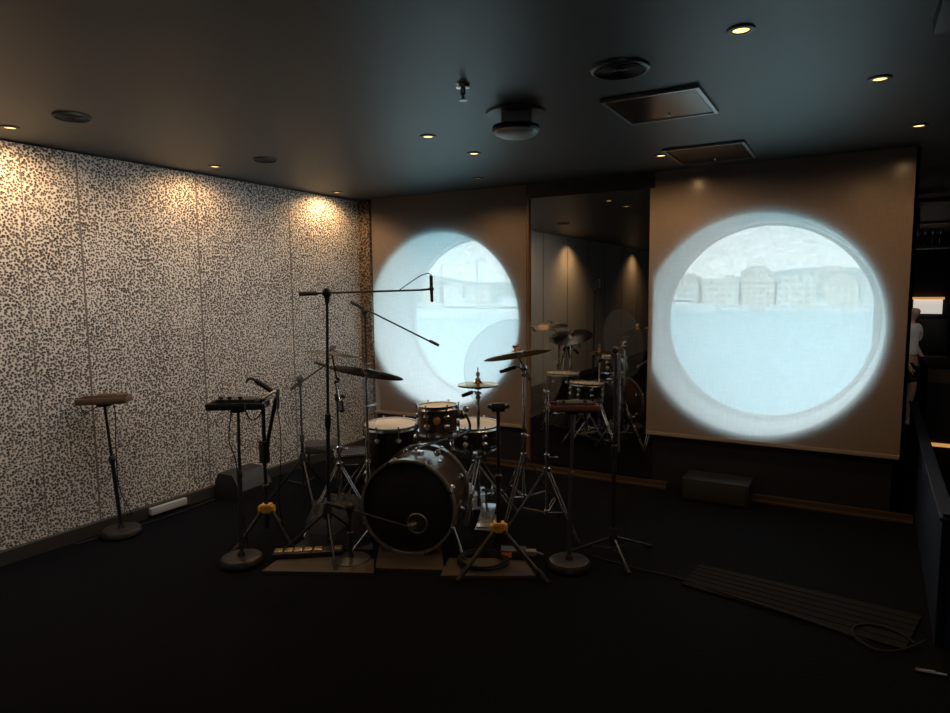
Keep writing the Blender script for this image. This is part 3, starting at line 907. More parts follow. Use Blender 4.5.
def mic_stand(label, base, ztop, kind='tripod', rot=0.0, boom=None, mp='black_metal', foot=.30, hub=.30, rb=.13, clip=None, angles=None, lean=None):
    c = V((base.x, base.y, 0))
    t = thing('microphone_stand', label, 'stand', c)
    topc = V((c.x, c.y, ztop)) if lean is None else V(lean)
    up = lambda f: c.lerp(topc, f)
    z0 = .02 if kind == 'round' else .07
    MB().tube([up(z0 / ztop), up(.52)], .0115, 12).build('lower_tube', M[mp], t)
    MB().tube([up(.52), up(1)], .0085, 12).build('upper_tube', M[mp], t)
    MB().tube([up(.49), up(.50), up(.545), up(.55)], [.013, .018, .018, .011], 14).build('clutch', M['black_plastic'], t)
    if kind == 'round':
        MB().lathe([(rb, 0), (rb, .012), (rb * .93, .022), (rb * .35, .032), (.02, .036), (.016, .05)], 40, Matrix.Translation(c), True, True).build('base', M['grey_metal'], t)
    else:
        MB().lathe([(.014, hub - .06), (.024, hub - .05), (.026, hub), (.018, hub + .04)], 16, Matrix.Translation(c)).build('leg_hub', M['black_plastic'], t)
        tripod_legs(t, c, hub - .02, foot, angles or [rot + k * 2 * PI / 3 for k in range(3)], M[mp], False, .0075)
    if boom:
        p0, p1 = V(boom[0]), V(boom[1])
        d = (p1 - p0).normalized()
        MB().tube([p0, p1], .0065, 10).build('boom_arm', M[mp], t)
        MB().tube([p0 - d * .01, p0 + d * .09], .0125, 12).build('counterweight', M['black_plastic'], t)
        MB().ball(topc, .026, 14, 10, (1, 1, 1.1)).tube([topc - V((0, 0, .06)), topc], [.012, .018], 12).build('boom_clamp', M['black_plastic'], t)
    return t

# ------------------------------------------------------------------ drum kit
# bass drum
ax = (fw0 * .98 + rt0 * .19).normalized()
bc = on_z(408, 556); bc = at(408, 508, dep(bc) + .01); bc.z = .292
bd = thing('bass_drum', 'big dark walnut bass drum with black front head at the centre of the kit', 'drum', (bc.x, bc.y, 0))
BR, BDp = .268, .385
Fb = frame(bc + ax * BDp, -ax, x=V((0, 0, 1)))       # local z runs to the front
drum(bd, Fb, BR, BDp, 8, 'shell', 'head_black', 'head_black', 'hoop_dark', 'chrome', wood_hoop=True)
# port ring, faint mark, spurs
pr = bc - ax * .006 + (V((0, 0, 1)).cross(ax)) * 0
rgt = V((-ax.y, ax.x, 0)) * -1
pc = bc - ax * .004 + rgt * .055 + V((0, 0, -.095))
MB().torus(.058, .006, frame(pc, ax), 36, 8).build('port_ring', M['steel'], bd)
MB().lathe([(1e-4, 0), (.054, 0)], 36, frame(pc - ax * .001, -ax), False, False).build('port_hole', M['faint_print'], bd)
MB().lathe([(1e-4, 0), (.026, 0)], 24, frame(bc - ax * .0045 + V((0, 0, .2)), -ax) @ Matrix.Diagonal((.55, 1, 1, 1)), False, False).build('head_mark', M['faint_print'], bd)
for s in (-1, 1):
    a0 = bc + ax * .12 + rgt * (s * .235) + V((0, 0, -.13))
    a1 = V((a0.x, a0.y, .008)) + rgt * (s * .11) - ax * .16
    sp = MB().tube([a0, a1], .0085, 10).build('spur', M['chrome'], bd)
    MB().ball(a1 + V((0, 0, .004)), .014, 10, 8).build('rubber_foot', M['rubber'], sp)
    MB().ball(a0, .028, 12, 8).build('spur_bracket', M['chrome'], bd)
# small badge plate on top of the shell
bb = bc + ax * .2 + (V((0, 0, 1)) * .84 + rgt * .54).normalized() * (BR + .001)
MB().rbox(bb, (.055, .02, .004), .0015, frame(bb, (V((0, 0, 1)) * .84 + rgt * .54), x=ax).to_3x3()).build('shell_plate', M['chrome'], bd)

# rack tom
tc0 = at(438, 418, 4.02)
tn = (V((0, 0, 1)) - fw0 * -.02 + rt0 * -.02).normalized()
r_t = .118
zt, zb = up_to(tc0, 405), up_to(tc0, 432)
tb = V((tc0.x, tc0.y, zb))
rt_ = thing('rack_tom', 'small walnut rack tom with round copper badge above the bass drum', 'drum', (tc0.x, tc0.y, zb))
Ft = frame(tb, tn, x=-fw0)
drum(rt_, Ft, r_t, .165, 6, 'shell', 'head_white', 'head_white', 'chrome', 'chrome')
bdg = Ft @ V((r_t + .001, .0, .092)); bn = Ft.to_3x3() @ V((1, 0, 0))
bgo = MB().lathe([(1e-4, .003), (.020, .002), (.022, 0)], 24, frame(bdg, bn), False, False).build('badge', M['badge'], rt_)
MB().torus(.022, .0025, frame(bdg, bn), 24, 6).build('badge_ring', M['badge_ring'], bgo)
# its mount: bracket on the right and L-arm down to the bass drum
m0 = Ft @ V((.05, r_t + .03, .12)); 
mt = MB().rbox(m0, (.05, .05, .06), .01).ball(m0 + V((0, 0, .03)) + rt0 * .03, .022, 12, 8)
mt.build('tom_bracket', M['chrome'], rt_)
bot = bc + ax * .22 + V((0, 0, BR + .0))
MB().tube(spline([m0 + rt0 * .03, m0 + rt0 * .035 + V((0, 0, -.12)), bot + V((.02, 0, .04)), bot], 5), .009, 10).build('tom_arm', M['chrome'], rt_)
MB().rbox(bot + V((0, 0, .004)), (.07, .05, .02), .006).build('arm_plate', M['chrome'], rt_)

# floor tom
f0 = at(391, 423, 4.42)
zt = up_to(f0, 424)
ft = thing('floor_tom', 'deep black floor tom with white head, behind the left of the bass drum', 'drum', (f0.x, f0.y, 0))
drum(ft, frame(V((f0.x, f0.y, zt - .40)), V((0, 0, 1)) - fw0 * .03, x=-fw0), .178, .40, 8, 'shell_black', 'head_white', 'head_black', 'chrome', 'chrome')
for k in range(3):
    a = .35 + k * 2.094
    d = V((math.cos(a), math.sin(a), 0)) * .2
    lg = MB().tube([V((f0.x, f0.y, zt - .12)) + d, V((f0.x, f0.y, .05)) + d, V((f0.x, f0.y, .014)) + d * 1.12], .006, 8).rbox(V((f0.x, f0.y, zt - .2)) + d * .94, (.035, .035, .06), .006).build('leg', M['chrome'], ft)
    MB().ball(V((f0.x, f0.y, .018)) + d * 1.13, .018, 10, 8).build('rubber_foot', M['rubber'], lg)
fb = frame(V((f0.x, f0.y, zt - .2)), V((0, 0, 1)), x=-fw0) @ V((.179, -.01, 0))
MB().lathe([(1e-4, .003), (.018, .002), (.020, 0)], 24, frame(fb, -fw0), False, False).build('badge', M['grey_plastic'], ft)

# snare on its stand
s0 = at(475, 425, 4.55)
zs = up_to(s0, 424)
sd = thing('snare_drum', 'black snare drum with white head and chrome lugs, right of the rack tom', 'drum', (s0.x, s0.y, zs - .15))
drum(sd, frame(V((s0.x, s0.y, zs - .15)), V((0, 0, 1)) - fw0 * .05, x=-fw0), .165, .15, 8, 'shell_black', 'head_white', 'head_white', 'chrome', 'chrome')
ss = thing('snare_stand', 'chrome snare stand with basket arms under the snare drum', 'stand', (s0.x, s0.y, 0))
MB().tube([V((s0.x, s0.y, .1)), V((s0.x, s0.y, zs - .22))], .0125, 12).build('pole', M['chrome'], ss)
for k in range(3):
    a = .9 + k * 2.094; d = V((math.cos(a), math.sin(a), 0))
    arm = MB().tube([V((s0.x, s0.y, zs - .22)), V((s0.x, s0.y, zs - .19)) + d * .17, V((s0.x, s0.y, zs - .12)) + d * .186], .006, 8).build('basket_arm', M['chrome'], ss)
    MB().tube([V((s0.x, s0.y, zs - .19)) + d * .183, V((s0.x, s0.y, zs - .11)) + d * .189], .011, 8).build('rubber_grip', M['rubber'], arm)
MB().lathe([(.013, .30), (.022, .305), (.022, .345), (.013, .35)], 14, Matrix.Translation((s0.x, s0.y, 0))).build('leg_hub', M['chrome'], ss)
tripod_legs(ss, V((s0.x, s0.y, 0)), .32, .25, [.3, 2.4, 4.5], M['chrome'], True)

# hi-hat
h0 = at(478, 386, 4.40)
zh = up_to(h0, 385)
hs = thing('hi_hat_stand', 'chrome hi-hat stand with pedal plate between snare and guitar stand', 'stand', (h0.x, h0.y, 0))
hc = lambda z: V((h0.x, h0.y, z))
MB().tube([hc(.06), hc(zh - .06)], .0115, 12).build('pole', M['chrome'], hs)
MB().tube([hc(zh - .06), hc(zh + .12)], .0035, 8).build('pull_rod', M['chrome'], hs)
MB().lathe([(.006, .012), (.012, .016), (.012, .034), (.007, .036), (.007, .05), (.013, .054), (.013, .075), (.006, .08)], 14, Matrix.Translation(hc(zh + .01))).build('clutch', M['steel'], hs)
MB().lathe([(.012, -.07), (.024, -.06), (.024, -.05), (.008, -.042)], 16, Matrix.Translation(hc(zh))).build('cup', M['chrome'], hs)
MB().lathe([(.013, .36), (.022, .365), (.022, .41), (.013, .415)], 14, Matrix.Translation(hc(0))).build('leg_hub', M['chrome'], hs)
tripod_legs(hs, hc(0), .39, .26, [.6, 2.7, 4.9], M['chrome'], True)
pp = hc(.06) - fw0 * -.0
ppm = MB().rbox(hc(.07) + fw0 * .14 , (.09, .26, .012), .004, frame((0, 0, 0), (V((0, 0, 1)) - fw0 * .35), x=rt0).to_3x3())
ppm.build('pedal', M['steel'], hs)
for k, (dz, up_n, lab) in enumerate(((0.012, 1, 'upper hi-hat cymbal of bright bronze beside the snare'), (-0.012, -1, 'lower hi-hat cymbal facing up under its twin'))):
    cymbal(lab, hc(zh + dz), .14, V((0, 0, up_n)), 'cymbal', 'hi_hat_cymbal')
MB().lathe([(.018, .034), (.018, .046)], 14, Matrix.Translation(hc(zh))).build('felt_washer', M['felt'], hs)

# crash cymbals and their stands
# right crash
c1 = at(517, 353, 4.13)
n1 = (V((0, 0, 1)) - rt0 * .15 + fw0 * .20).normalized()
st1 = cymbal_stand('chrome cymbal stand holding the bronze crash on the right of the kit', at(524, 500, 4.35), c1 - n1 * .01, rot=.5, boom_from=c1.z - .12)
stand_top(st1, c1 - n1 * .002, n1, 'felt')
cymbal('tilted bronze crash cymbal on the right, crossing the edge of the left blind', c1, .215, n1, 'cymbal')
# left crash
c2 = at(366, 371, 4.2)
n2 = (V((0, 0, 1)) + rt0 * .16 + fw0 * .27).normalized()
st2 = cymbal_stand('chrome cymbal stand left of the floor tom with a big crash on top', c2, c2 - n2 * .01, rot=1.2)
stand_top(st2, c2 - n2 * .002, n2)
cymbal('dark crash cymbal left of the floor tom, tilting down to the right', c2, .245, n2, 'cymbal_dark')
# left outer cymbal, nearly edge on
c3 = at(332, 352.5, 4.3)
n3 = (V((0, 0, 1)) + rt0 * .13 + fw0 * .13).normalized()
st3 = cymbal_stand('chrome boom cymbal stand standing left of the bass drum behind the cloth', at(341, 520, 4.15), c3 - n3 * .01, rot=.2, boom_from=.98)
stand_top(st3, c3 - n3 * .002, n3)
cymbal('thin cymbal seen edge-on at the far left of the kit, before the pebble wall', c3, .20, n3, 'cymbal_dark')
# empty stand carrying the acrylic shield
b4 = at(547, 505, 4.05)
top4 = V((b4.x, b4.y, up_to(b4, 392)))
st4 = cymbal_stand('chrome stand right of the hi-hat, holding the large clear acrylic disc', b4, top4, rot=-.4, hub=.40)
# acrylic shields
def shield(c, r, n, clamp_to, label):
    t = thing('acrylic_shield', label, 'sound shield', c)
    Fm = frame(c, n)
    MB().lathe([(1e-4, .003), (r, .003), (r + .001, 0), (r, -.003), (1e-4, -.003)], 72, Fm, False, False).build('disc', M['acrylic'], t)
    MB().torus(r, .0025, Fm, 72, 6).build('rim', M['acrylic'], t)
    d = (clamp_to - c)
    q = c + (d - n * d.dot(n)).normalized() * r * .9
    MB().tube([clamp_to, q], .006, 8).ball(q, .012, 8, 6).ball(clamp_to, .016, 8, 6).build('clamp_arm', M['steel'], t)
    return t
shield(at(514, 370, 4.32), .335, (-fw0 + V((0, 0, .12)) + rt0 * .15).normalized(), top4, 'large round clear acrylic shield behind the right crash cymbal')
c5 = at(331, 401, 4.42)
shield(c5, .335, (-fw0 + V((0, 0, .1)) + rt0 * .05).normalized(), V((c2.x, c2.y, .80)), 'round clear acrylic shield on the left of the kit before the pebble wall')

# bass drum pedal
bp = bc + ax * (BDp + .12); bp.z = 0
pd = thing('bass_drum_pedal', 'steel bass drum pedal behind the bass drum with chrome beater posts', 'drum pedal', bp)
bp2 = bp + rt0 * .0
MB().rbox(bp2 + V((0, 0, .012)), (.12, .34, .014), .004, Matrix.Rotation(math.atan2(-ax.x, ax.y), 3, 'Z')).build('base_plate', M['steel'], pd)
MB().rbox(bp2 + ax * .03 + V((0, 0, .075)), (.10, .27, .010), .004, frame((0, 0, 0), (V((0, 0, 1)) - ax * -.3), x=rt0).to_3x3()).build('footboard', M['chrome'], pd)
for s in (-1, 1):
    MB().tube([bp2 - ax * .12 + rt0 * s * .055 + V((0, 0, .015)), bp2 - ax * .12 + rt0 * s * .055 + V((0, 0, .2))], .009, 8).build('post', M['chrome'], pd)
MB().tube([bp2 - ax * .12 - rt0 * .075 + V((0, 0, .195)), bp2 - ax * .12 + rt0 * .075 + V((0, 0, .195))], .010, 10).build('axle', M['chrome'], pd)
MB().tube([bp2 - ax * .12 + V((0, 0, .195)), bp2 - ax * .06 + V((0, 0, .36))], .004, 8).ball(bp2 - ax * .06 + V((0, 0, .37)), .026, 12, 8).build('beater', M['steel'], pd)
# second pedal seen right of the bass drum
q0 = on_z(487, 524)
pd2 = thing('remote_pedal', 'silver footplate pedal on the floor just right of the bass drum', 'drum pedal', q0)
MB().rbox(q0 + V((0, 0, .01)), (.12, .30, .014), .004, Matrix.Rotation(.35, 3, 'Z')).build('base_plate', M['steel'], pd2)
MB().rbox(q0 + V((0, 0, .06)), (.10, .26, .010), .004, Matrix.Rotation(.35, 3, 'Z') @ Matrix.Rotation(.3, 3, 'X')).build('footboard', M['chrome'], pd2)
MB().tube([q0 + V((-.06, .1, .015)), q0 + V((-.06, .1, .2))], .009, 8).tube([q0 + V((.03, .13, .015)), q0 + V((.03, .13, .2))], .009, 8).tube([q0 + V((-.09, .09, .195)), q0 + V((.06, .14, .195))], .01, 8).torus(.035, .006, frame(q0 + V((-.02, .115, .195)), V((1, .33, 0))), 20, 6).build('pedal_frame', M['chrome'], pd2)

# ------------------------------------------------------------------ microphones and their stands
# tall overhead boom
b = on_z(329, 554)
top = at(327, 293, dep(b))
pr_ = at(421, 290, dep(b) + .42)
pl = top - (pr_ - top) * .24
s1 = mic_stand('tall black boom stand in front of the kit, its arm level with the left blind', b, top.z, 'tripod', lean=top, boom=(pl, pr_), angles=[R(200), R(320), R(80)], foot=.27, hub=.27)
dm = dep(pr_)
mic_body('slim black condenser microphone hanging upright from the tall level boom', at(431, 275, dm), at(432, 302, dm), .011)
MB().tube([pr_, at(431.5, 289, dm)], .007, 8).ball(at(431.5, 289, dm), .016, 10, 8).build('mic_clip', M['black_plastic'], s1)
cb = MB().tube(spline([at(398, 291, dm - .08), at(408, 284, dm), at(420, 276, dm), at(428, 273.5, dm), at(431, 275, dm)], 6), .003, 6)
cb.build('cable', M['cable'], s1)
# second overhead with steep boom
pt = at(365, 311, 4.95)
p0, p1 = at(352, 302.5, 4.93), at(431, 342, 4.98)
s2 = mic_stand('black boom stand behind the floor tom, arm sloping down across the left blind', V((pt.x, pt.y, 0)), pt.z, 'tripod', boom=(p0, p1), mp='grey_metal', rot=.3)
mic_body('stubby black microphone at the low end of the sloping boom', at(429, 340.5, 4.98), at(439, 345.5, 4.98), .012, ball=False)
# kick drum mic stand
kb = on_z(351, 562)
kt = V((kb.x, kb.y, up_to(kb, 507)))
k0, k1 = at(328, 503.5, dep(kb) + .02), pc - ax * .06 + rgt * -.035
s3 = mic_stand('low round-based stand reaching a mic into the bass drum', V((kb.x, kb.y, 0)), kt.z, 'round', boom=(k0, k1), rb=.115)
mic_body('silver microphone at the port of the black bass drum head', k1, pc - ax * .012, .022, m='steel')
# low boom stand by the stone wall
lb = at(304, 490, 4.75)
lt = V((lb.x, lb.y, up_to(lb, 379)))
dl = dep(lb)
s4 = mic_stand('slim grey boom stand close to the pebble wall, left of the tall stand', V((lb.x, lb.y, 0)), lt.z, 'tripod', boom=(at(292.5, 388, dl), at(327, 364, dl)), mp='grey_metal', hub=.32, foot=.25, angles=[R(210), R(330), R(90)])
mic_body('small black microphone on the boom near the edge-on cymbal', at(325, 365, dl), at(314, 362, dl), .012)
# tall stand on the right with folded legs wide open
rb_ = on_z(613, 556)
rtop = V((rb_.x, rb_.y, up_to(rb_, 350)))
A = []
for (fu, fv) in ((646, 549), (637, 586), (566, 555)):
    q = on_z(fu, fv); A.append(math.atan2(q.y - rb_.y, q.x - rb_.x))
s5 = mic_stand('straight black tripod stand right of the kit with wide flat legs', V((rb_.x, rb_.y, 0)), rtop.z, 'tripod', angles=A, hub=.13, foot=.26)
MB().tube([rtop + rt0 * .02 + V((0, 0, -.02)), V((rb_.x, rb_.y, .62)) + rt0 * .025], .007, 10).build('folded_boom', M['steel'], s5)
MB().ball(rtop, .022, 12, 8).build('clamp', M['black_plastic'], s5)
# clip-on microphones
def clip_mic(pole, body0, body1, label):
    pole = V(pole)
    t = mic_body(label, body0, body1, .013, name='drum_microphone')
    MB().tube(spline([pole, (pole + V(body0)) / 2 + V((0, 0, .02)), V(body0)], 5), .004, 8).ball(pole, .018, 10, 8).build('gooseneck', M['black_metal'], t)
d1 = dep(st1.location)
clip_mic(V((st1.location.x, st1.location.y, .98)), at(516, 367, 4.3), at(500, 372, 4.25), 'black clip-on microphone under the right crash cymbal')
clip_mic(hc(zh - .085), at(473, 392, 4.36), at(462, 396, 4.32), 'black clip-on microphone just under the hi-hat, aimed at the rack tom')
clip_mic(V((st3.location.x, st3.location.y, .86)), at(335, 395, 4.15), at(345, 397, 4.1), 'black clip-on microphone on the far left cymbal stand')

# ------------------------------------------------------------------ tray stands
def tray_stand(base, tray_c, wpx, rotz, label, tray_m, red=False):
    c = V((base.x, base.y, 0))
    t = thing('tray_stand', label, 'stand', c, None)
    MB().lathe([(.108, 0), (.119, .012), (.120, .030), (.108, .048), (.085, .055), (.05, .050), (.022, .052), (.017, .075)], 44, Matrix.Translation(c), True, True).build('base', M['grey_metal'], t)
    tz = tray_c.z - .03
    tp = V((tray_c.x, tray_c.y, tz)); lo = c + V((0, 0, .05))
    MB().tube([lo, lo.lerp(tp, .55)], .0125, 12).build('lower_tube', M['black_metal'], t)
    MB().tube([lo.lerp(tp, .55), tp], .009, 12).build('upper_tube', M['black_metal'], t)
    MB().tube([lo.lerp(tp, .53), lo.lerp(tp, .54), lo.lerp(tp, .58), lo.lerp(tp, .59)], [.014, .018, .018, .012], 12).build('clutch', M['black_plastic'], t)
    Rz = Matrix.Rotation(rotz, 3, 'Z')
    wd = wpx * dep(tray_c) / F
    tr = MB().rbox(tray_c + V((0, 0, -.016)), (wd, .15, .016), .004, Rz)
    trp = tr.build('tray', M[tray_m], t)
    rim = MB()
    for s in (-1, 1):
        rim.rbox(tray_c + Rz @ V((0, s * .073, 0)), (wd, .012, .030), .003, Rz)
        rim.rbox(tray_c + Rz @ V((s * (wd / 2 - .006), 0, 0)), (.012, .14, .028), .003, Rz)
    rim.build('tray_rim', M['tan' if tray_m == 'tan' else ('red' if red else 'grey_metal')], trp)
    MB().lathe([(.045, -.008), (.045, 0), (.018, .012)], 20, Matrix.Translation(tp + V((0, 0, -.006)))).build('tray_mount', M['black_plastic'], t)
    return t, Rz, wd
yawz = YAW
tc1 = at(104, 399, 4.02)
t1, R1, w1 = tray_stand(on_z(122, 535), tc1, 46, yawz + .25, 'tan-topped tray stand alone by the pebble wall at the left', 'tan')
tc2 = at(238, 404, 3.72)
t2, R2, w2 = tray_stand(on_z(242, 564), tc2, 56, yawz + .05, 'dark tray stand between the wall and the kit, second from the left', 'grey_metal')
tc3 = at(573, 406, 3.72)
t3, R3, w3 = tray_stand(on_z(569, 568), tc3, 50, yawz + .0, 'tray stand with reddish rim right of the kit by the mirror', 'grey_metal', True)
# pieces lying on the trays
solo('headphone_amplifier', MB().rbox(tc1 + R1 @ V((.03, 0, .011)), (.15, .10, .036), .006, R1).rbox(tc1 + R1 @ V((.03, -.03, .031)), (.11, .03, .008), .003, R1), M['tan'], 'small tan box lying on the leftmost tray stand', 'mixer', loc=tc1)
solo('headphone_amplifier', MB().rbox(tc2 + R2 @ V((.0, 0, .014)), (.22, .11, .042), .006, R2).tube([tc2 + R2 @ V((-.08, -.05, .038)), tc2 + R2 @ V((-.08, -.05, .052))], .012, 10).tube([tc2 + R2 @ V((-.03, -.05, .038)), tc2 + R2 @ V((-.03, -.05, .052))], .012, 10).tube([tc2 + R2 @ V((.03, -.05, .038)), tc2 + R2 @ V((.03, -.05, .052))], .012, 10), M['black_plastic'], 'black box with knobs lying on the second tray stand', 'mixer', loc=tc2)
solo('headphone_amplifier', MB().rbox(tc3 + R3 @ V((.01, 0, .010)), (.2, .11, .034), .006, R3).tube([tc3 + R3 @ V((-.06, -.04, .03)), tc3 + R3 @ V((-.06, -.04, .042))], .011, 10).tube([tc3 + R3 @ V((.06, -.04, .03)), tc3 + R3 @ V((.06, -.04, .042))], .011, 10), M['black_plastic'], 'flat black box lying on the tray stand by the mirror', 'mixer', loc=tc3)
def cable(label, pts, r=.004, name='cable', k=8, m='cable'):
    P = spline(pts, k)
    return solo(name, MB().tube(P, r, 6), M[m], label, 'cable', loc=P[0])
d = 4.0
cable('thin cable looping off the leftmost tray down to the wall', [tc1 + R1 @ V((-.13, -.06, .02)), at(80, 405, d), at(84, 413, d), at(93, 409, d), at(108, 401, d - .03), at(115, 410, d), at(116, 450, d), at(120, 490, d + .1), on_z(136, 520) + V((0, 0, .004))], .0035)
d = 3.66
cable('cable drooping under the second tray stand towards the floor', [tc2 + R2 @ V((-.04, -.06, .02)), at(231, 412, d - .02), at(229, 440, d), at(236, 462, d), at(240, 500, d), on_z(250, 556) + V((0, 0, .004))], .0035)
cable('cable hanging in a loop between second tray and yellow-jointed stand', [tc2 + R2 @ V((.06, -.07, .02)), at(246, 412, d - .05), at(252, 420, d - .05), at(260, 415, d), at(264, 404, d)], .004)

# ------------------------------------------------------------------ guitar stands with amber joints
def guitar_stand(base, ztop, feet, zj, label, yoke=True):
    c = V((base.x, base.y, 0))
    t = thing('guitar_stand', label, 'stand', c)
    jz = lambda z: V((c.x, c.y, z))
    MB().tube([jz(.10), jz(ztop * .55)], .0135, 12).build('lower_tube', M['black_metal'], t)
    MB().tube([jz(ztop * .55), jz(ztop)], .0105, 12).build('upper_tube', M['black_metal'], t)
    MB().tube([jz(ztop * .53), jz(ztop * .54), jz(ztop * .58), jz(ztop * .59)], [.015, .021, .021, .012], 14).build('clutch', M['black_plastic'], t)
    jr = frame((0, 0, 0), (0, 0, 1), x=rt0).to_3x3()
    MB().rbox(jz(zj), (.10, .055, .05), .014, jr).rbox(jz(zj + .02), (.065, .06, .03), .008, jr).build('joint', M['yellow'], t)
    for f in feet:
        f = V((f.x, f.y, .012)); dd = (f - jz(0)); dd.z = 0; dd.normalize()
        lg = MB().tube([jz(zj - .01) + dd * .04, f + V((0, 0, .01))], [.013, .011], 10).build('leg', M['black_metal'], t)
        MB().tube([f + dd * .02, f - dd * .05 + V((0, 0, .05))], [.013, .015], 10).build('rubber_foot', M['rubber'], lg)
    if yoke:
        y = MB().rbox(jz(ztop + .005), (.075, .05, .05), .012, jr)
        for s in (-1, 1):
            y.tube([jz(ztop) + rt0 * s * .02, jz(ztop + .01) + rt0 * s * .045, jz(ztop + .02) + rt0 * s * .050 - fw0 * .07], [.014, .014, .011], 10)
        y.build('yoke', M['black_plastic'], t)
    return t
g = on_z(499, 566)
zj = up_to(g, 528)
g1 = guitar_stand(g, up_to(g, 408), [on_z(460, 582), on_z(545, 584), g + fw0 * .33 + rt0 * .0], zj, 'black guitar stand with amber joint in front of the kit, right of the bass drum')
g = on_z(262, 551) + fw0 * .12
zj = up_to(g, 509)
g2 = guitar_stand(g, up_to(g, 442), [on_z(291, 548), on_z(236, 553), g + fw0 * .28], zj, 'black guitar stand with amber joint beside the second tray stand at left', False)
zt2 = up_to(g, 442)
gt = V((g.x, g.y, zt2))
dg = dep(g)
a1, a2 = at(263, 402, dg), at(276, 398, dg - .05)
MB().tube([gt - V((0, 0, .1)), a1], .012, 10).tube([gt - V((0, 0, .1)), a2], .012, 10).rbox(gt - V((0, 0, .06)), (.05, .05, .14), .012).build('neck_arms', M['black_metal'], g2)
MB().tube(spline([at(254, 408, dg - .04), at(262, 400, dg - .06), at(272, 393, dg - .06), at(278, 391, dg - .05)], 6), .008, 8).tube([at(277.5, 389, dg - .05), at(278, 409, dg - .05)], .011, 10).build('support_hook', M['steel'], g2)
mic_body('black clamp-on holder tilted at the top of the left guitar stand', at(272, 391, dg - .05), at(255, 380, dg - .05), .016, name='gooseneck_microphone')
MB2 = MB().tube([at(257, 381, dg - .05), at(251, 378.5, dg - .05), at(247.5, 379.5, dg - .05), at(246.5, 383, dg - .05)], [.008, .010, .008, .006], 8)
solo('pop_filter_clip', MB2, M['black_plastic'], 'small hooked black clip on the tip of the tilted holder at left', 'clip', loc=at(257, 381, dg - .05))
cable('thin cable hanging from the left guitar stand to the floor', [at(277, 408, dg - .05), at(280, 425, dg - .03), at(281, 450, dg), at(280, 480, dg), at(279, 500, dg + .05), on_z(283, 530) + V((0, 0, .004))], .003)

# ------------------------------------------------------------------ floor things
def board(c, label, h=.018):
    q = [on_z(u, v) for u, v in c]
    ctr = sum(q, V((0, 0, 0))) / 4
    return solo('floor_board', MB().poly([p - V((0, 0, 0)) for p in q], h), M['wood'], label, 'board', 'boards under the drum kit', loc=ctr, smooth=False)
board([(262, 574), (374, 576), (374, 562), (285, 557)], 'brown board on the floor left of the bass drum, under the slotted brass bar')
board([(375.5, 571), (444, 573), (441, 545), (380, 543)], 'brown board on the floor under the bass drum')
board([(440, 579), (536, 579), (523, 561), (449, 561)], 'brown board on the floor under the guitar stand, right of the bass drum')
# slotted brass bar
q0, q1 = on_z(274, 560), on_z(343, 556)
dx = (q1 - q0); ln = dx.length; ang = math.atan2(dx.y, dx.x); Rz = Matrix.Rotation(ang, 3, 'Z'); mid = (q0 + q1) / 2
bar = thing('pedal_bar', 'long black bar with brass segments lying on the floor left of the bass drum', 'pedal bar', mid + V((0, 0, .018)))
MB().rbox(mid + V((0, 0, .034)), (ln, .09, .032), .004, Rz).build('body', M['black_metal'], bar)
for k in range(7):
    if k in (5,): continue
    MB().rbox(mid + Rz @ V((-ln / 2 + ln * (k + .5) / 7, 0, .053)), (ln / 7 - .012, .06, .010), .003, Rz).build('segment', M['brass'], bar)
# cable coil by the guitar stand
cc = on_z(483, 566) + V((0, 0, .022)) 
def coil(c, r, turns, rc, seed, sx=1.0, base=0.0):
    rnd = random.Random(seed); P = []
    for i in range(turns * 22 + 1):
        a = 2 * PI * i / 22; tt = i / 22
        rr = r * (1 + .08 * math.sin(3.1 * tt + a * .13) - .03 * (tt % 2))
        P.append(V((c.x + rr * sx * math.cos(a + .2), c.y + rr * math.sin(a + .2), base + rc + rc * 1.2 * tt * .9)))
    return P
solo('cable_coil', MB().tube(coil(cc, .125, 4, .006, 1, 1.1, .018), .006, 6), M['cable'], 'coil of black cable under the front guitar stand', 'cable', loc=(cc.x, cc.y, .018))
q = on_z(513, 560)
pb = thing('power_adapter', 'black power box with an orange label beside the cable coil', 'adapter', q + V((0, 0, .018)))
rr = Matrix.Rotation(YAW - .1, 3, 'Z')
MB().rbox(q + V((0, 0, .045)), (.15, .08, .05), .006, rr).build('body', M['black_plastic'], pb)
MB().rbox(q + rr @ V((-.035, -.041, .045)), (.055, .003, .03), .001, rr).build('label', M['felt'], pb)
q = on_z(531, 558)
solo('power_plug', MB().rbox(q + V((0, 0, .034)), (.06, .045, .03), .006, rr).tube([q + rr @ V((.03, 0, .034)), q + rr @ V((.07, 0, .024))], .006, 8), M['grey_plastic'], 'grey power plug on the floor right of the orange-labelled box', 'plug', loc=q + V((0, 0, .018)))
# crumpled black bag between the stands
def crumple(c, sx, sy, h, seed, n=26):
    rnd = random.Random(seed)
    ph = [(rnd.uniform(3, 14), rnd.uniform(3, 14), rnd.uniform(0, 6.28), rnd.uniform(.3, 1)) for _ in range(9)]
    vs = []; fs = []
    for j in range(n + 1):
        for i in range(n + 1):
            a, b = i / n * 2 - 1, j / n * 2 - 1
            e = max(0, 1 - (a * a + b * b) ** 1.4)
            k = sum(w_ * abs(math.sin(p_ * a * 1.1 + q_ * b + f_)) for p_, q_, f_, w_ in ph) / 6
            z = h * (e ** .6) * (.55 + .6 * k) 
            vs.append(V((c.x, c.y, 0)) + rt0 * (a * sx * (1 + .06 * math.sin(5 * b))) + fw0 * (b * sy) + V((0, 0, .002 + z)))
    for j in range(n):
        for i in range(n):
            k = j * (n + 1) + i; fs.append((k, k + 1, k + n + 2, k + n + 1))
    m = MB().add(vs, fs)
    return m
q = on_z(337, 540) + fw0 * .1
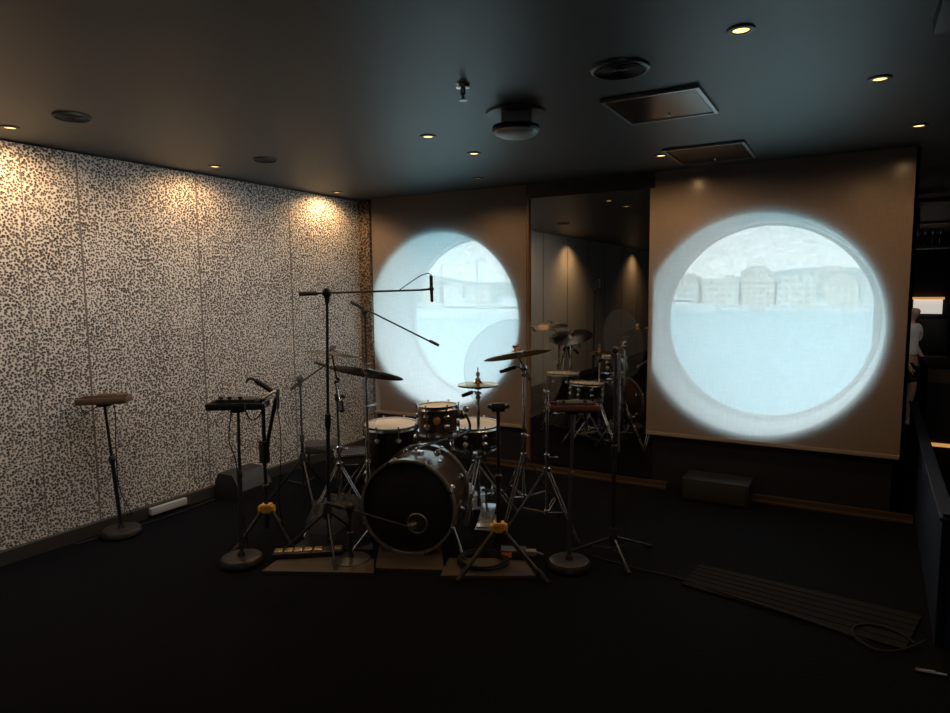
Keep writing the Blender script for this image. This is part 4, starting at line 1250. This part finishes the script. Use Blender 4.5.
solo('gig_bag', crumple(q, .23, .26, .26, 4), M['cloth'], 'crumpled black fabric bag heaped on the floor left of the bass drum', 'bag', loc=(q.x, q.y, 0))
# equipment case behind, silver edged
q = at(351, 470, 4.98); q.z = 0
case = thing('equipment_case', 'black equipment case with silver edges standing behind the left stands', 'case', q)
Rz = Matrix.Rotation(YAW + .25, 3, 'Z')
zc0, zc1 = .13, .31
MB().rbox(q + V((0, 0, (zc0 + zc1) / 2)), (.24, .24, zc1 - zc0), .008, Rz).build('body', M['black_plastic'], case)
e = MB()
for z in (zc0, zc1):
    for s in (-1, 1):
        e.box(q + V((0, 0, z)) + Rz @ V((0, s * .12, 0)), (.25, .014, .016), Rz)
        e.box(q + V((0, 0, z)) + Rz @ V((s * .12, 0, 0)), (.014, .24, .016), Rz)
e.build('edge_trim', M['chrome'], case)
MB().rbox(q + V((0, 0, zc0 / 2)), (.20, .20, zc0), .01, Rz).build('lower_plinth', M['black_metal'], case)
MB().tube([q + V((0, 0, .24)) + Rz @ V((-.06, -.115, 0)), q + V((0, 0, .24)) + Rz @ V((-.05, -.14, 0)), q + V((0, 0, .24)) + Rz @ V((.05, -.14, 0)), q + V((0, 0, .24)) + Rz @ V((.06, -.115, 0))], .006, 8).build('handle', M['chrome'], case)
q = at(322, 452, 5.15)
bench = thing('keyboard_bench', 'low black bench beside the silver-edged case at the wall', 'bench', (q.x, q.y, 0))
MB().rbox(V((q.x, q.y, .31)), (.26, .22, .07), .02, Rz).build('seat', M['cloth'], bench)
for sx in (-1, 1):
    for sy in (-1, 1):
        MB().tube([V((q.x, q.y, .28)) + Rz @ V((sx * .10, sy * .08, 0)), V((q.x, q.y, .003)) + Rz @ V((sx * .12, sy * .10, 0))], .011, 8).build('leg', M['black_metal'], bench)
# dark monitor wedge at the wall
q = on_z(237, 500) + fw0 * .16
Rz = Matrix.Rotation(PI / 2 + .06, 3, 'Z')
wg = thing('monitor_wedge', 'black floor monitor pushed against the pebble wall behind the second tray stand', 'monitor speaker', (q.x, q.y, 0))
pf = [(-.13, 0), (.13, 0), (.13, .07), (.05, .19), (-.09, .19), (-.13, .13)]
vs = [];
for s in (-.16, .16):
    for (a, b_) in pf: vs.append(V((q.x, q.y, 0)) + Rz @ V((s, -a, 0)) + V((0, 0, b_)))
n_ = len(pf)
MB().add(vs, [tuple(range(n_ - 1, -1, -1)), tuple(range(n_, 2 * n_))] + [(i, (i + 1) % n_, n_ + (i + 1) % n_, n_ + i) for i in range(n_)]).build('cabinet', M['black_plastic'], wg, False)
g0, g1_ = V((.172, .13)), V((.056, .295))
gr = MB().add([V((q.x, q.y, 0)) + Rz @ V((s * .14, -(a + .004), 0)) + V((0, 0, z + .003)) for s, a, z in ((-1, .127, .075), (1, .127, .075), (1, .053, .186), (-1, .053, .186))], [(0, 1, 2, 3)])
gr.build('grille', M['black_plastic'], wg, False)
# pale strip added to imitate light reflected on the baseboard; socket post
q = on_x(168, 506, LW + .05)
solo('wall_glint', MB().rbox((LW + .055, q.y, .045), (.035, .28, .05), .006), M['glint'], 'added strip for a pale duct at the foot of the pebble wall', 'glint', loc=(LW + .055, q.y, .02))
q = on_z(40, 546)
so = thing('floor_socket', 'small white-topped socket post on the floor by the near pebble wall', 'socket', (q.x, q.y, 0))
MB().rbox(V((q.x, q.y, .045)), (.025, .025, .09), .004).build('post', M['black_plastic'], so)
MB().rbox(V((q.x, q.y, .10)), (.055, .055, .028), .006).build('cap', M['white_plastic'], so)
cable('black cables trailing from the socket post along the wall', [V((q.x + .01, q.y + .03, .09)), V((q.x + .02, q.y + .12, .06)), V((q.x + .03, q.y + .25, .006)), on_z(75, 545) + V((0, 0, .006)), on_z(110, 535) + V((0, 0, .006)), on_z(175, 515) + V((0, 0, .006)), on_z(214, 500) + V((0, 0, .006))], .005)

# black box under the right blind
q = on_y(715, 519, 4.86); q.z = 0
bx_ = thing('subwoofer_box', 'low black speaker box on the floor between the two base strips', 'speaker', (q.x, 4.92, 0))
MB().rbox(V((q.x, 4.92, .085)), (.46, .26, .17), .012).build('cabinet', M['darkwall'], bx_)
MB().rbox(V((q.x, 4.788, .085)), (.42, .008, .13), .003).build('grille', M['rubber'], bx_)
# ribbed mat
q = [on_z(u, v) for u, v in ((682, 586), (905, 652), (922, 618), (700, 566))]
q[1] = q[1] ; 
mt_ = MB().poly(q, .012)
for k in range(1, 6):
    a = q[0].lerp(q[3], k / 6); b_ = q[1].lerp(q[2], k / 6)
    mt_.tube([a + V((0, 0, .012)), b_ + V((0, 0, .012))], .004, 5)
solo('cable_ramp', mt_, M['mat_grey'], 'long dark ribbed rubber ramp lying flat on the carpet at right', 'mat', loc=sum(q, V((0, 0, 0))) / 4, smooth=False)
cable('black cable running over the carpet to the ribbed ramp', [on_z(590, 556) + V((0, 0, .004)), on_z(640, 570) + V((0, 0, .004)), on_z(672, 577) + V((0, 0, .004)), on_z(720, 595) + V((0, 0, .017)), on_z(800, 621) + V((0, 0, .017)), on_z(868, 645) + V((0, 0, .017))], .005)
pts = [(926, 644), (905, 653), (880, 655), (860, 645), (852, 634), (862, 628), (885, 631), (905, 640), (915, 648)]
cable('loop of cable ending on the carpet by the navy partition', [on_z(u, v) + V((0, 0, .018)) for u, v in pts], .005, 'cable_loop')
q = on_z(926, 674)
solo('jack_plug', MB().tube([q + V((-.035, .0, .009)), q + V((.03, .01, .009))], .008, 10).tube([q + V((.03, .01, .009)), q + V((.07, .016, .009))], .004, 8), M['steel'], 'metal jack plug on the carpet beside the navy partition', 'plug', loc=q)

# ------------------------------------------------------------------ lounge beyond on the right
# low navy partition running away from the camera
n0 = on_z(934, 646)
zt0 = up_to(n0, 519)
far = at(907, 404, 6.0)
dirp = V((far.x - n0.x, far.y - n0.y, 0)); Lp = 3.3; dirp.normalize()
side = V((dirp.y, -dirp.x, 0))
cp = n0 + side * .3
pt_ = thing('low_partition', 'navy low partition running back from the right edge of the picture', 'partition', V((cp.x, cp.y, 0)))
Rp = Matrix(((dirp.x, side.x, 0), (dirp.y, side.y, 0), (0, 0, 1)))
c1p = n0 + dirp * Lp / 2 + side * .02
c2p = n0 + side * .75 + dirp * .02
MB().rbox(V((c1p.x, c1p.y, zt0 / 2 - .005)), (Lp, .04, zt0 - .01), .004, Rp).rbox(V((c2p.x, c2p.y, zt0 / 2 - .005)), (.04, 1.5, zt0 - .01), .004, Rp).build('panel', M['navy'], pt_, False)
MB().rbox(V((c1p.x, c1p.y, zt0)), (Lp + .02, .06, .018), .004, Rp).rbox(V((c2p.x, c2p.y, zt0)), (.06, 1.5, .018), .004, Rp).build('top_cap', M['navy'], pt_, False)
fp = n0 + side * .36 - dirp * .006
MB().rbox(V((fp.x, fp.y, zt0 * .5)), (.012, .56, zt0 * .74), .004, Rp).build('front_panel', M['warm_wood'], pt_, False)

# bar counter and shelves farther back
yb = 8.2
bar = thing('bar_counter', 'dark bar counter with an amber light strip across its front', 'bar', (2.3, yb, LOW))
MB().rbox((2.25, yb + .3, LOW + .58), (3.1, .6, 1.14), .01).build('body', M['darkwall'], bar, False)
MB().rbox((2.25, yb + .28, LOW + 1.17), (3.16, .7, .04), .01).build('worktop', M['darkwall'], bar, False)
MB().box((2.25, yb - .012, LOW + .33), (3.1, .02, .035)).build('light_strip', M['amber_glow'], bar, False)
MB().rbox((2.25, yb - .01, LOW + 1.05), (3.1, .03, .15), .005).build('upper_fascia', M['warm_wood'], bar, False)
MB().rbox((.98, yb - .01, LOW + .68), (.04, .03, .5), .005).rbox((1.6, yb - .01, LOW + .68), (.04, .03, .5), .005).build('front_rib', M['warm_wood'], bar, False)
# back shelf with lit panel
p = on_y(928, 304, 13.9)
sh = thing('lit_display', 'small bright display panel with an amber top on the far lounge wall', 'display', (p.x, 13.9, p.z - .2))
MB().box((p.x, 13.93, p.z - .04), (.42, .06, .26)).build('screen', M['lit_white'], sh, False)
MB().box((p.x, 13.9, p.z + .10), (.46, .1, .04)).build('light_strip', M['amber_glow'], sh, False)
# chairs before the display
def chair(x, y, s, label):
    t = thing('bar_chair', label, 'chair', (x, y, LOW), 'dark lounge chairs')
    MB().rbox((x, y, LOW + .75 * s), (.46, .44, .09), .03).build('seat', M['black_plastic'], t)
    MB().rbox((x, y + .2, LOW + 1.08 * s), (.44, .07, .52), .03).build('backrest', M['black_plastic'], t)
    for sx in (-1, 1):
        for sy in (-1, 1):
            MB().tube([(x + sx * .19, y + sy * .18, LOW + .72 * s), (x + sx * .22, y + sy * .2, LOW + .004)], .014, 8).build('leg', M['black_metal'], t)
chair(on_y(934, 330, 12).x, 12.2, 1.12, 'dark high-backed chair in front of the small bright display')
chair(on_y(952, 330, 11.6).x + .25, 11.8, 1.25, 'dark high-backed chair at the right edge, beside the bar')
# rack of glasses added to imitate bright streaks of reflection
p = on_y(934, 232, 9.0)
rk = thing('glass_rack', 'black hanging rack above the bar, its added glasses imitating bright reflections', 'rack', (p.x, 9.0, H))
MB().rbox((p.x + .25, 9.0, p.z + .10), (.9, .3, .03), .006).rbox((p.x + .25, 9.0, p.z - .17), (.9, .32, .03), .006).build('shelf', M['black_metal'], rk, False)
for s in (-.15, .65):
    MB().tube([(p.x + s, 9.0, H), (p.x + s, 9.0, p.z - .17)], .012, 8).build('hanger', M['black_metal'], rk)
for k in range(4):
    gx = p.x - .16 + k * .07
    solo('reflection_glass', MB().lathe([(.03, 0), (.004, .006), (.004, .07), (.03, .10), (.036, .14), (.028, .19)], 16, Matrix.Translation((gx, 8.93, p.z - .153)), True, False), M['pale_reflection'],
         'added pale glass imitating a bright reflection on the black hanging rack above the bar', 'glass', 'glasses on the hanging rack', loc=(gx, 8.93, p.z - .153))
light('lounge_fill', 'SPOT', (1.25, 9.6, 2.38), 30, (1.0, 0.9, 0.8), aim=(.9, 10.9, 0), spot_size=R(95), spot_blend=0.8, shadow_soft_size=0.08)  # added spot that brightens the person; no fixture hangs here

# ------------------------------------------------------------------ the person in the lounge
def skin_mesh(name, nodes, edges, m, parent=None, sub=2):
    me = bpy.data.meshes.new(name)
    me.from_pydata([n[0] for n in nodes], edges, [])
    o = bpy.data.objects.new(name, me); COL.objects.link(o)
    md = o.modifiers.new('skin', 'SKIN'); md.use_smooth_shade = True
    for i, n in enumerate(nodes):
        sv = me.skin_vertices[0].data[i]
        rr = n[1]
        sv.radius = rr if isinstance(rr, tuple) else (rr, rr)
    me.skin_vertices[0].data[0].use_root = True
    s = o.modifiers.new('sub', 'SUBSURF'); s.levels = sub; s.render_levels = sub
    dg = bpy.context.evaluated_depsgraph_get()
    ev = o.evaluated_get(dg)
    nm = bpy.data.meshes.new_from_object(ev)
    o.modifiers.clear()
    o.data = nm
    nm.materials.clear(); nm.materials.append(m)
    for f in nm.polygons: f.use_smooth = True
    if parent: o.parent = parent
    return o
def person(loc, rz):
    t = thing('person', 'person in white T-shirt and black shorts half hidden behind the large blind', 'person', loc)
    t.rotation_euler = (0, 0, rz)
    # local: faces -y, feet at z=0, 1.72 tall
    N = [((0, 0, .93), (.125, .10))]; E_ = []
    def add(p, r, par):
        N.append((p, r)); E_.append((par, len(N) - 1)); return len(N) - 1
    w1_ = add((0, .0, 1.08), (.120, .09), 0)
    w2_ = add((0, .0, 1.26), (.145, .10), w1_)
    w3_ = add((0, .01, 1.40), (.12, .085), w2_)
    nk = add((0, 0, 1.47), .05, w3_)
    nk2 = add((0, -.015, 1.53), .052, nk)
    hd = add((0, -.025, 1.60), (.088, .104), nk2)
    hd2 = add((0, -.02, 1.675), (.080, .096), hd)
    for s in (-1, 1):
        sh_ = add((s * .17, .01, 1.385), .055, w3_)
        el = add((s * .215, .03, 1.12), .040, sh_)
        wr = add((s * .22, -.10, .90), .027, el)
        pm = add((s * .218, -.135, .83), (.030, .018), wr)
        for k in range(4):
            f1 = add((s * (.218) , -.115 - .018 * k, .775 - .004 * abs(k - 1.5)), .0085, pm)
            add((s * (.205), -.125 - .018 * k, .735 + .005 * abs(k - 1.5)), .0075, f1)
        th = add((s * .20, -.165, .815), .010, pm); add((s * .192, -.185, .785), .008, th)
        hp = add((s * .09, 0, .86), .092, 0)
        kn = add((s * .10, -.015, .48), .058, hp)
        cf = add((s * .10, .015, .34), .056, kn)
        an = add((s * .10, .025, .09), .036, cf)
        he = add((s * .10, .02, .045), .036, an)
        to = add((s * .105, -.13, .03), (.042, .026), he)
    body = skin_mesh('body', N, E_, M['skin'], t)
    # face
    MB().ball((0, -.115, 1.595), .013, 8, 6, (.8, 1, 1.3)).build('nose', M['skin'], t)
    for s in (-1, 1):
        MB().ball((s * .028, -.098, 1.625), .009, 8, 6).build('eye', M['white_plastic'], t)
        MB().ball((s * .076, -.01, 1.61), .018, 8, 6, (.4, .8, 1.3)).build('ear', M['skin'], t)
    MB().ball((0, -.103, 1.555), .018, 8, 6, (1.2, .35, .35)).build('mouth', M['red'], t)
    for s in ('hair',):
        prof = []
        mbh = MB().ball((0, -.005, 1.672), .100, 16, 10, (.92, 1.05, .92))
        mbh.v = [v for v in mbh.v]
        for v in mbh.v:
            if v.z < 1.655: v.z = 1.655 - (1.655 - v.z) * (.12 if v.y < -.03 else .75)
        mbh.build('hair', M['hair'], t)
    # clothes
    S = [((0, 0, .95), (.142, .118)), ((0, 0, 1.08), (.14, .11)), ((0, 0, 1.26), (.16, .118)), ((0, .01, 1.40), (.132, .10)), ((0, .005, 1.455), (.07, .065))]
    Es = [(0, 1), (1, 2), (2, 3), (3, 4)]
    for s in (-1, 1):
        S.append(((s * .185, .01, 1.385), .092)); Es.append((3, len(S) - 1))
        S.append(((s * .215, .025, 1.17), .078)); Es.append((len(S) - 2, len(S) - 1))
    skin_mesh('t_shirt', S, Es, M['shirt'], t)
    S = [((0, 0, .95), (.135, .112))]; Es = []
    for s in (-1, 1):
        S.append(((s * .09, 0, .82), .108)); Es.append((0, len(S) - 1))
        S.append(((s * .098, -.005, .58), .088)); Es.append((len(S) - 2, len(S) - 1))
    skin_mesh('shorts', S, Es, M['shorts'], t)
    for s in (-1, 1):
        MB().tube([(s * .10, .018, .20), (s * .10, .025, .12), (s * .10, .024, .07)], [.050, .044, .044], 14).build('sock', M['shirt'], t)
        MB().rbox((s * .103, -.045, .045), (.092, .27, .085), .035).build('shoe', M['shirt'], t)
    return t
pf_ = on_y(909, 425, 11.2)
pz = on_z(905, 424, LOW)
person((pz.x, pz.y, LOW), R(60))
